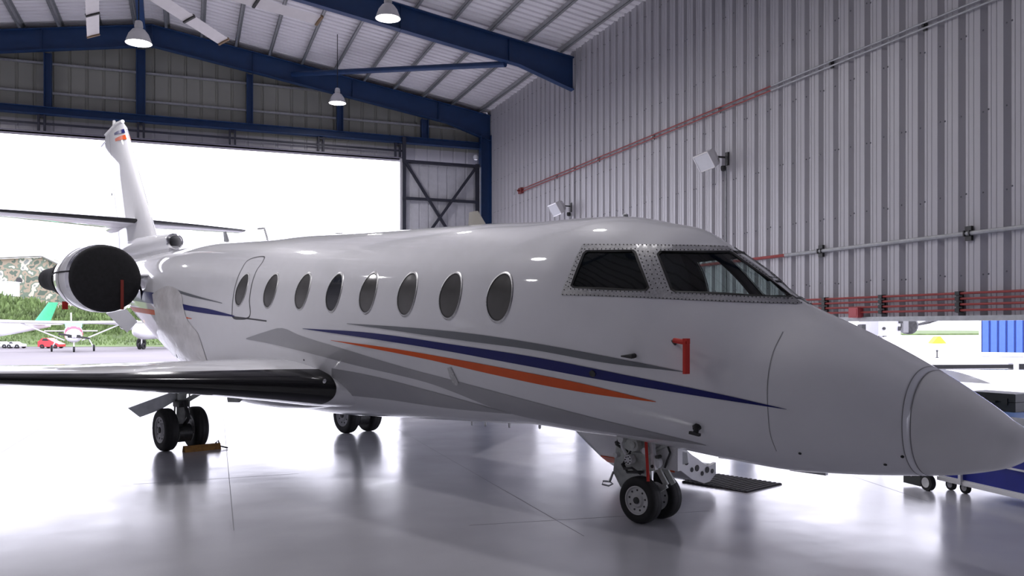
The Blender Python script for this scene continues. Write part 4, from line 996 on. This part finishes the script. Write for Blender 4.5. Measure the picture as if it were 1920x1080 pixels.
# ================================================================== OUTSIDE
asphalt = mat('pinkish_asphalt', (.17, .155, .165), .75, var=.12, scale=.12)
apron = mat('pale_concrete_apron', (.55, .55, .57), .6, var=.06, scale=.2)
grass_m = mat('bright_grass', (.10, .15, .045), .9, var=.35, scale=.5)
struct(MB().box((-160, YB + .3, -.14), (14, 130, -.02)).build('tarmac', asphalt))
struct(MB().box((WX + .25, -30, -.13), (14, YB + .3, -.01)).box((14, -60, -.14), (190, 130, -.02)).build('apron', apron))
lm = MB(); a, b = floorp(20, 690), floorp(115, 683); lm.bar((a.x, a.y, -.015), (b.x, b.y, -.015), .35, .006)
tag(lm.build('yellow_line', mat('orange_line_paint', (.75, .42, .10), .7)), 'short worn orange paint line on the tarmac outside', 'road marking')
def ground_grid(name, x0, x1, y0, y1, nx, ny, fz, m):
    vs = [(x0 + (x1 - x0) * i / nx, y0 + (y1 - y0) * j / ny, 0) for j in range(ny + 1) for i in range(nx + 1)]
    vs = [(x, y, fz(x, y)) for x, y, _ in vs]
    f = [(j * (nx + 1) + i, j * (nx + 1) + i + 1, (j + 1) * (nx + 1) + i + 1, (j + 1) * (nx + 1) + i) for j in range(ny) for i in range(nx)]
    return MB().add(vs, f).build(name, m, smooth=60)
def cf(x, y): return x * CT - y * ST, x * ST + y * CT              # world -> across, along the view
def wf_(X, D): return X * CT + D * ST, D * CT - X * ST
def hzc(X, D):
    k = min(1, max(0, (D - 75) / 16)); px_ = 960 + X / D * F
    hgt = float(np.interp(px_, [-200, 0, 60, 110, 300, 800], [5.4, 5.2, 4.6, 3.6, 3.0, 2.4]))
    return -.02 + k * k * (3 - 2 * k) * hgt + .12 * math.sin(X * 1.3) * math.sin(D * .9) * k
def hz(x, y): return hzc(*cf(x, y))
nx, ny = 100, 50; vs = []
for j in range(ny + 1):
    for i in range(nx + 1):
        X = -110 + 130 * i / nx; D = 73.5 + 70 * (j / ny) ** 1.5; x, y = wf_(X, D); vs.append((x, y, hzc(X, D)))
struct(MB().add(vs, [(j * (nx + 1) + i, j * (nx + 1) + i + 1, (j + 1) * (nx + 1) + i + 1, (j + 1) * (nx + 1) + i) for j in range(ny) for i in range(nx)]).build('grass_bank', grass_m, smooth=60))
gt = MB(); N = 16000
for X, D in zip(RNG.uniform(-56, -22, N), RNG.uniform(76.5, 97, N)):
    x, y = wf_(X, D)
    if D > 89 and X < -49: continue
    z = hzc(X, D); s = RNG.uniform(.10, .34) * (1.5 if z > 1 else .6); a = RNG.uniform(0, 6.28); lx, ly = RNG.uniform(-.5, .5, 2) * s
    dx, dy = math.cos(a) * s * .35, math.sin(a) * s * .35
    gt.add([(x - dx, y - dy, z - .05), (x + dx, y + dy, z - .05), (x + lx + dx * .4, y + ly + dy * .4, z + s * 1.2), (x + lx - dx * .4, y + ly - dy * .4, z + s * 1.3)], [(0, 1, 2, 3)])
tag(gt.build('long_grass', mat('long_grass_blades', (.11, .165, .05), .8, var=.5, scale=.8), fix=False), 'long green grass growing on the bank beyond the tarmac', 'grass', kind='stuff')
# far green behind the right opening
struct(MB().box((60, 130, -.1), (260, 240, .3)).build('far_grass', grass_m))

# camouflage hangar on the bank
def camo():
    m = bpy.data.materials.new('camouflage_sheeting'); m.use_nodes = True; nt = m.node_tree; b = nt.nodes['Principled BSDF']; b.inputs['Roughness'].default_value = .8
    tc = nt.nodes.new('ShaderNodeTexCoord'); nz = nt.nodes.new('ShaderNodeTexNoise'); nz.inputs['Scale'].default_value = .75; nz.inputs['Detail'].default_value = 2
    nt.links.new(tc.outputs['Object'], nz.inputs['Vector']); rp = nt.nodes.new('ShaderNodeValToRGB'); rp.color_ramp.interpolation = 'CONSTANT'
    e = rp.color_ramp.elements; e[0].position = 0; e[0].color = (.10, .13, .10, 1); e[1].position = .42; e[1].color = (.33, .27, .20, 1)
    for p, c in ((.5, (.16, .20, .15, 1)), (.56, (.55, .50, .42, 1)), (.64, (.24, .26, .24, 1))): k = e.new(p); k.color = c
    nt.links.new(nz.outputs['Fac'], rp.inputs['Fac']); nt.links.new(rp.outputs['Color'], b.inputs['Base Color']); return m
ca = camo()
g0 = pxw(80, 545, 100); cbld = thing('camouflage_hangar', 'camouflage painted hangar on top of the grass bank', 'building', (g0.x, g0.y, hz(g0.x, g0.y) - .4), -TH + math.radians(8))
topz = pxw(80, 482, 100).z - cbld.location.z
MB().prism([(1.8, 0, 0), (-22, 0, 0), (-22, 0, topz - 1.3), (0, 0, topz), (1.8, 0, topz - .9)], (0, 0, 0), (0, 14, 0)).build('walls', ca, cbld)
MB().bar((0, -.3, topz + .08), (2.1, -.3, topz - 1.0), .5, .12).bar((-22, -.3, topz - 1.22), (0, -.3, topz + .08), .5, .12).build('roof_edge', mat('dark_roof_edge', (.14, .14, .12), .7), cbld)
MB().lathe([(.001, 0), (.35, 0), (.35, -.1), (.001, -.1)], (-2.6, -.02, topz * .55), 'y', 14).build('vent', gear_dark, cbld)
wh = pxw(5, 535, 93); wt = MB(); wt.box((-5, -1, 0), (1.3, 1, 1.5)).box((-5.1, -1.1, 1.5), (1.4, 1.1, 1.6)).box((-.2, -1.02, .1), (.6, -1.0, 1.3))
wo = wt.build('site_cabin', plain_white); wo.location = (wh.x, wh.y, hz(wh.x, wh.y) - .1); wo.rotation_euler = (0, 0, -TH); tag(wo, 'plain white site cabin below the camouflage hangar', 'building')

# generic parked plane -----------------------------------------------------
def ring(x, z, w_, h_, n=14, e=1.0): return [(x, w_ * math.cos(2 * math.pi * k / n), z + h_ * math.sin(2 * math.pi * k / n)) for k in range(n)]
def parked(name, label, loc, rz, body, wing, tail, gear, strut=None, prop=None, cowl=None, panes=None, group='parked planes outside', engines=None):
    t = thing(name, label, 'airplane', loc, rz, group)
    MB().loft([ring(*s) for s in body]).build('fuselage', plain_white, t, smooth=50)
    x0, z0, span, c0, c1, dih, th = wing
    for s in (-1, 1):
        MB().loft([[(x0 + (xx - .3) * c, s * v, z0 + dih * v + zz * c) for xx, zz in airfoil(8, th)] for v, c in ((0, c0), (span * .25, c0), (span / 2, c1))]).build('wing', plain_white, t, smooth=40)
        if strut: MB().tube([(x0, s * strut[0], strut[1]), (x0, s * span * .27, z0 + dih * span * .27)], .05, 8).build('wing_strut', plain_white, t)
    xt, zt, sp2, ch2, hf, mf = tail
    for s in (-1, 1): MB().loft([[(xt + k * .25 + (xx - .3) * (ch2 * (1 - .3 * k)), s * v, zt + zz * ch2) for xx, zz in sym(6, .1)] for k, v in ((0, 0), (1, sp2 / 2))]).build('tailplane', plain_white, t, smooth=40)
    MB().loft([[(xt - .6 + k * hf * .75 + xx * (ch2 * 1.4 * (1 - .45 * k)), zz * ch2, zt - .1 + k * hf) for xx, zz in sym(6, .1)] for k in (0, 1)]).build('tail_fin', mf, t, smooth=40)
    for gx_, gy_, r_, top_, wd in gear:
        MB().tube([(gx_, gy_, r_), (gx_ + .02, gy_ * .75, top_)], .045, 8).build('gear_leg', plain_white, t)
        for k in ((-1, 1) if wd else (0,)):
            MB().lathe([(r_ * .4, -.07), (r_, -.06), (r_, .06), (r_ * .4, .07)], (gx_, gy_ + k * .16, r_), 'y', 18, close=True).build('wheel', rubber, t, smooth=40)
    if prop:
        xp, zp, rp2 = prop
        MB().lathe([(.001, -.25), (.10, -.15), (.16, 0), (.001, .02)], (xp, 0, zp), 'x', 14).build('spinner', plain_white, t, smooth=40)
        for a in (10, 190):
            a = math.radians(a); MB().bar((xp, 0, zp), (xp, rp2 * math.cos(a), zp + rp2 * math.sin(a)), .04, .14).build('propeller_blade', gear_dark, t)
    for nm, p, m in (cowl or []): MB().loft(p).build(nm, m, t, smooth=35)
    for p, m in (panes or []): MB().add(p, [tuple(range(len(p)))]).build('window_pane', m, t)
    for ex, ey, ez, er, el in (engines or []):
        MB().lathe([(er * .6, -.1), (er * .8, 0), (er, .4), (er, el * .6), (er * .4, el)], (ex, ey, ez), 'x', 18).build('engine_pod', plain_white, t, smooth=40)
        MB().lathe([(.001, -.2), (er * .62, -.12), (.001, -.1)], (ex, ey, ez), 'x', 14).build('engine_intake', gear_dark, t)
    return t
toward = lambda p: math.atan2(p.y, p.x)      # local +x (aft) points away from the camera
teal = mat('teal_windscreen', (.25, .62, .70), .15, coat=.6); pinkred = mat('pinkish_red_paint', (.72, .10, .16), .35)
green_fin = mat('green_tail_paint', (.05, .42, .20), .35)
p = floorp(139, 660); p.z = -.02
ces = parked('small_plane', 'small white high-wing plane with teal windscreen and red nose band', p, toward(p) + .03,
    [(-.05, 1.12, .30, .26), (.1, 1.12, .46, .40), (.9, 1.15, .56, .50), (1.35, 1.35, .60, .66), (2.6, 1.35, .58, .66), (4.2, 1.30, .32, .36), (6.6, 1.45, .08, .16)],
    (2.0, 2.05, 12.4, 1.6, 1.15, .012, .13), (6.3, 1.45, 3.6, 1.0, 1.5, plain_white), [(.35, 0, .2, .8, 0), (2.4, -1.35, .24, .9, 0), (2.4, 1.35, .24, .9, 0)],
    strut=(.55, .8), prop=(-.1, 1.12, .98),
    cowl=[('red_band', [ring(.85, 1.17, .575, .51), ring(1.08, 1.26, .60, .60)], pinkred)],
    panes=[([(1.0, -.52, 1.74), (1.0, .52, 1.74), (1.18, .55, 2.08), (1.18, -.55, 2.08)], teal), ([(-.06, -.40, 1.02), (-.06, -.14, 1.0), (-.06, -.14, 1.22), (-.06, -.40, 1.2)], gear_dark), ([(-.06, .14, 1.0), (-.06, .40, 1.02), (-.06, .40, 1.2), (-.06, .14, 1.22)], gear_dark)])
p = pxw(-95, 640, 70); p.z = -.02
parked('transport_plane', 'white plane with a green tail fin parked beyond the high-wing plane', p, -TH,
    [(-5.5, 1.4, .1, .1), (-5.0, 1.4, .5, .45), (-3.5, 1.5, .8, .8), (3, 1.6, .85, .85), (5.5, 1.75, .6, .58), (8.4, 1.95, .12, .2)],
    (-.5, 1.2, 15, 2.2, 1.3, .05, .13), (7.4, 1.95, 5, 1.05, 1.95, green_fin), [(-4, 0, .3, 1.2, 0), (.6, -2, .35, 1.3, 0), (.6, 2, .35, 1.3, 0)], engines=[(-2, -2.6, 1.5, .42, 3.0), (-2, 2.6, 1.5, .42, 3.0)])
p = pxw(268, 650, 66); p.z = -.02
parked('twin_plane', 'white plane on tall dark-wheeled gear half hidden behind the jet tail', p, toward(p) - .5,
    [(-1.3, 1.45, .1, .1), (-.9, 1.4, .42, .40), (0, 1.45, .72, .70), (3.5, 1.6, .8, .8), (7, 1.8, .4, .45), (9, 2.0, .1, .15)],
    (3.2, 1.9, 13, 2.0, 1.2, .03, .13), (8.2, 2.0, 4.4, 1.2, 1.8, plain_white), [(-.2, 0, .26, 1.1, 1), (3.4, 2.0, .4, 1.6, 1), (3.4, -2.0, .4, 1.6, 1)], engines=[(1.2, 2.3, 1.9, .42, 3.2), (1.2, -2.3, 1.9, .42, 3.2)])
# low ground vehicles far left
def tug(px_, D, label, m, L_, Hc, group=None):
    p = pxw(px_, HOR, D); t = thing('ground_tug', label, 'tug', (p.x, p.y, -.02), -TH, group); L2 = L_ / 2
    MB().prism([(-L2, 0, .14), (L2, 0, .14), (L2, 0, .34), (L2 * .3, 0, Hc * .72), (-L2 * .15, 0, Hc), (-L2 * .55, 0, Hc), (-L2, 0, Hc * .66)], (0, -.5, 0), (0, .5, 0)).build('tug_body', m, t)
    MB().prism([(L2 * .05, 0, Hc * .74), (-L2 * .18, 0, Hc * .95), (-L2 * .5, 0, Hc * .95), (-L2 * .6, 0, Hc * .74)], (0, -.51, 0), (0, .51, 0)).build('cab_window', dark_pane, t)
    for x in (-L2 * .6, L2 * .6):
        for y in (-.46, .46): MB().lathe([(.06, -.08), (.17, -.08), (.17, .08), (.06, .08)], (x, y, .17), 'y', 16, close=True).build('wheel', rubber, t, smooth=40)
    return t
tug(97, 69, 'low red ground tug parked beyond the small high-wing plane', mat('red_car_paint', (.62, .03, .04), .3, coat=.5), 1.75, .85)
tug(8, 69.5, 'low white ground tug farther from the red tug', plain_white, 1.0, .55)
tug(31, 69, 'low pearl white ground tug between the red tug and another white tug', mat('pearl_white_paint', (.78, .79, .82), .3, coat=.5), 1.1, .55)

# ------------------------------------------------------------------ beyond the low opening on the right
blue_sheet = mat('sky_blue_corrugated', (.055, .125, .46), .4, var=.05)
dark_blue_sheet = mat('deep_blue_groove', (.015, .045, .22), .5)
b0 = pxw(1840, 665, 50); rt_ = Vector((CT, -ST, 0))
bl = thing('blue_building', 'sky blue corrugated metal building beyond the low wall opening', 'building', (b0.x, b0.y, 0), -TH - math.atan((1840 - 960) / F))
k = 0.0
MB().box((0, .05, 0), (14, 6, 5)).build('wall_core', dark_blue_sheet, bl)
while k < 14:
    MB().add([(k + .06, -.06, .25), (k + .37, -.06, .25), (k + .40, .04, .25), (k + .03, .04, .25), (k + .06, -.06, 5), (k + .37, -.06, 5), (k + .40, .04, 5), (k + .03, .04, 5)], [(0, 1, 5, 4), (1, 2, 6, 5), (3, 0, 4, 7)]).build('wall_panel', blue_sheet, bl, fix=False); k += .43
MB().box((-.12, -.1, 0), (.0, .05, 5)).build('corner_post', plain_white, bl); MB().box((-.02, -.09, 0), (14, -.0, .25)).build('plinth', plain_white, bl)
# neighbouring plane: long glossy wing across the opening
gloss_white = mat('gloss_white_wing', (.8, .8, .82), .06, var=.01, coat=1.0)
p = pxw(1720, 690, 13.4)
nb = thing('neighbour_plane', 'white low-wing plane whose glossy wing shows through the low opening', 'airplane', (p.x, p.y, 0), -TH + math.radians(-3))
MB().loft([[(v, -(xx * c), 1.02 + zz * c) for xx, zz in airfoil(14, .07)] for v, c in ((0, 2.3), (3, 2.5), (7.2, 2.9))]).build('wing', gloss_white, nb, smooth=40)
MB().bar((-.05, -.3, 1.15), (1.30, -.3, 1.16), .10, .06).bar((1.38, -.3, 1.16), (7.2, -.3, 1.19), .12, .08).build('leading_edge_boot', rubber, nb)
MB().box((1.30, -.36, 1.1), (1.38, -.2, 1.21)).build('fairing', plain_white, nb)
MB().loft([[(8.2 + .95 * math.cos(2 * math.pi * k / 16) * q, yy_, 1.55 + .95 * q * math.sin(2 * math.pi * k / 16)) for k in range(16)] for yy_, q in ((-6.5, .05), (-5.5, .5), (-3.5, .95), (3, 1.0), (6.5, .5), (8.5, .1))]).build('fuselage', gloss_white, nb, smooth=50)
for x, y in ((8.2, -4.2), (6.2, -.9), (10.2, -.9)):
    MB().tube([(x, y, .25), (x, y, 1.1)], .05, 8).build('gear_leg', plain_white, nb)
    MB().lathe([(.1, -.08), (.26, -.08), (.26, .08), (.1, .08)], (x, y, .26), 'x', 18, close=True).build('wheel', rubber, nb, smooth=40)
# second neighbour: high wing and white cowl under the wall edge
p = pxw(1669, 614, 16)
hw_ = thing('high_wing_plane', 'white high-wing plane with black propeller hub seen under the wall edge', 'airplane', (p.x, p.y, 0), -TH)
cw = MB().box((-.22, 0, 1.61), (.20, .9, 1.92)).box((-.24, -.01, 1.60), (.22, .02, 1.62)).build('engine_cowl', plain_white, hw_)
MB().box((.16, -.03, 1.84), (.23, .0, 1.93)).box((.15, -.03, 1.70), (.19, .0, 1.78)).lathe([(.001, -.02), (.03, -.02), (.03, 0), (.001, 0)], (-.12, 0, 1.74), 'y', 10).build('cowl_latches', gear_dark, cw)
MB().lathe([(.001, -.05), (.12, -.05), (.17, .0), (.17, .12), (.001, .12)], (.42, .1, 1.80), 'y', 20).build('propeller_hub', gear_dark, hw_, smooth=40)
MB().box((.26, .02, 1.66), (.36, .3, 1.92)).build('nose_bowl', mat('grey_nose_bowl', (.3, .3, .3), .4), hw_)
MB().box((-.50, .1, 1.64), (-.42, .3, 1.82)).build('exhaust_stack', gear_dark, hw_)
MB().loft([[(-.3 + 2.6 * k, 1.3 + yy_ + 1.2 * k, 1.52 + .46 * k + zz) for yy_, zz in ((-.7, 0), (0, .05), (.7, 0), (0, -.05))] for k in (0, 1)]).build('wing', plain_white, hw_)
MB().tube([(-.6, 1.0, 1.35), (1.9, 1.6, 1.98)], .035, 8).tube([(-.3, 1.1, 1.5), (.15, .5, 1.62)], .04, 8).build('wing_strut', gear_dark, hw_)
for x, y in ((-.0, .4), (-.7, 2.0), (.9, 2.0)):
    MB().tube([(x, y, .18), (x * .4, y, 1.62)], .03, 8).build('gear_leg', plain_white, hw_); MB().lathe([(.08, -.06), (.18, -.06), (.18, .06), (.08, .06)], (x, y, .18), 'x', 16, close=True).build('wheel', rubber, hw_, smooth=40)
# far markers on the bright apron
p = pxw(1757, 642, 88); ym = MB().prism([(-.75, 0, 0), (.75, 0, 0), (.1, 0, .75), (-.15, 0, .72)], (0, -.5, 0), (0, .5, 0)).build('yellow_marker', mat('marker_yellow', (.85, .62, .03), .6)); ym.location = (p.x, p.y, 0); ym.rotation_euler = (0, 0, -TH)
tag(ym, 'yellow wedge-shaped marker far out on the bright apron', 'marker')
p = floorp(1757, 671); mp = MB().lathe([(.09, 0), (.09, .04), (.035, .05), (.035, .34), (.06, .36), (.06, .44), (.001, .46)], (0, 0, 0), 'z', 12).build('marker_post', gear_dark); mp.location = (p.x, p.y, 0)
tag(mp, 'small dark marker post on the bright apron beyond the wing', 'post')
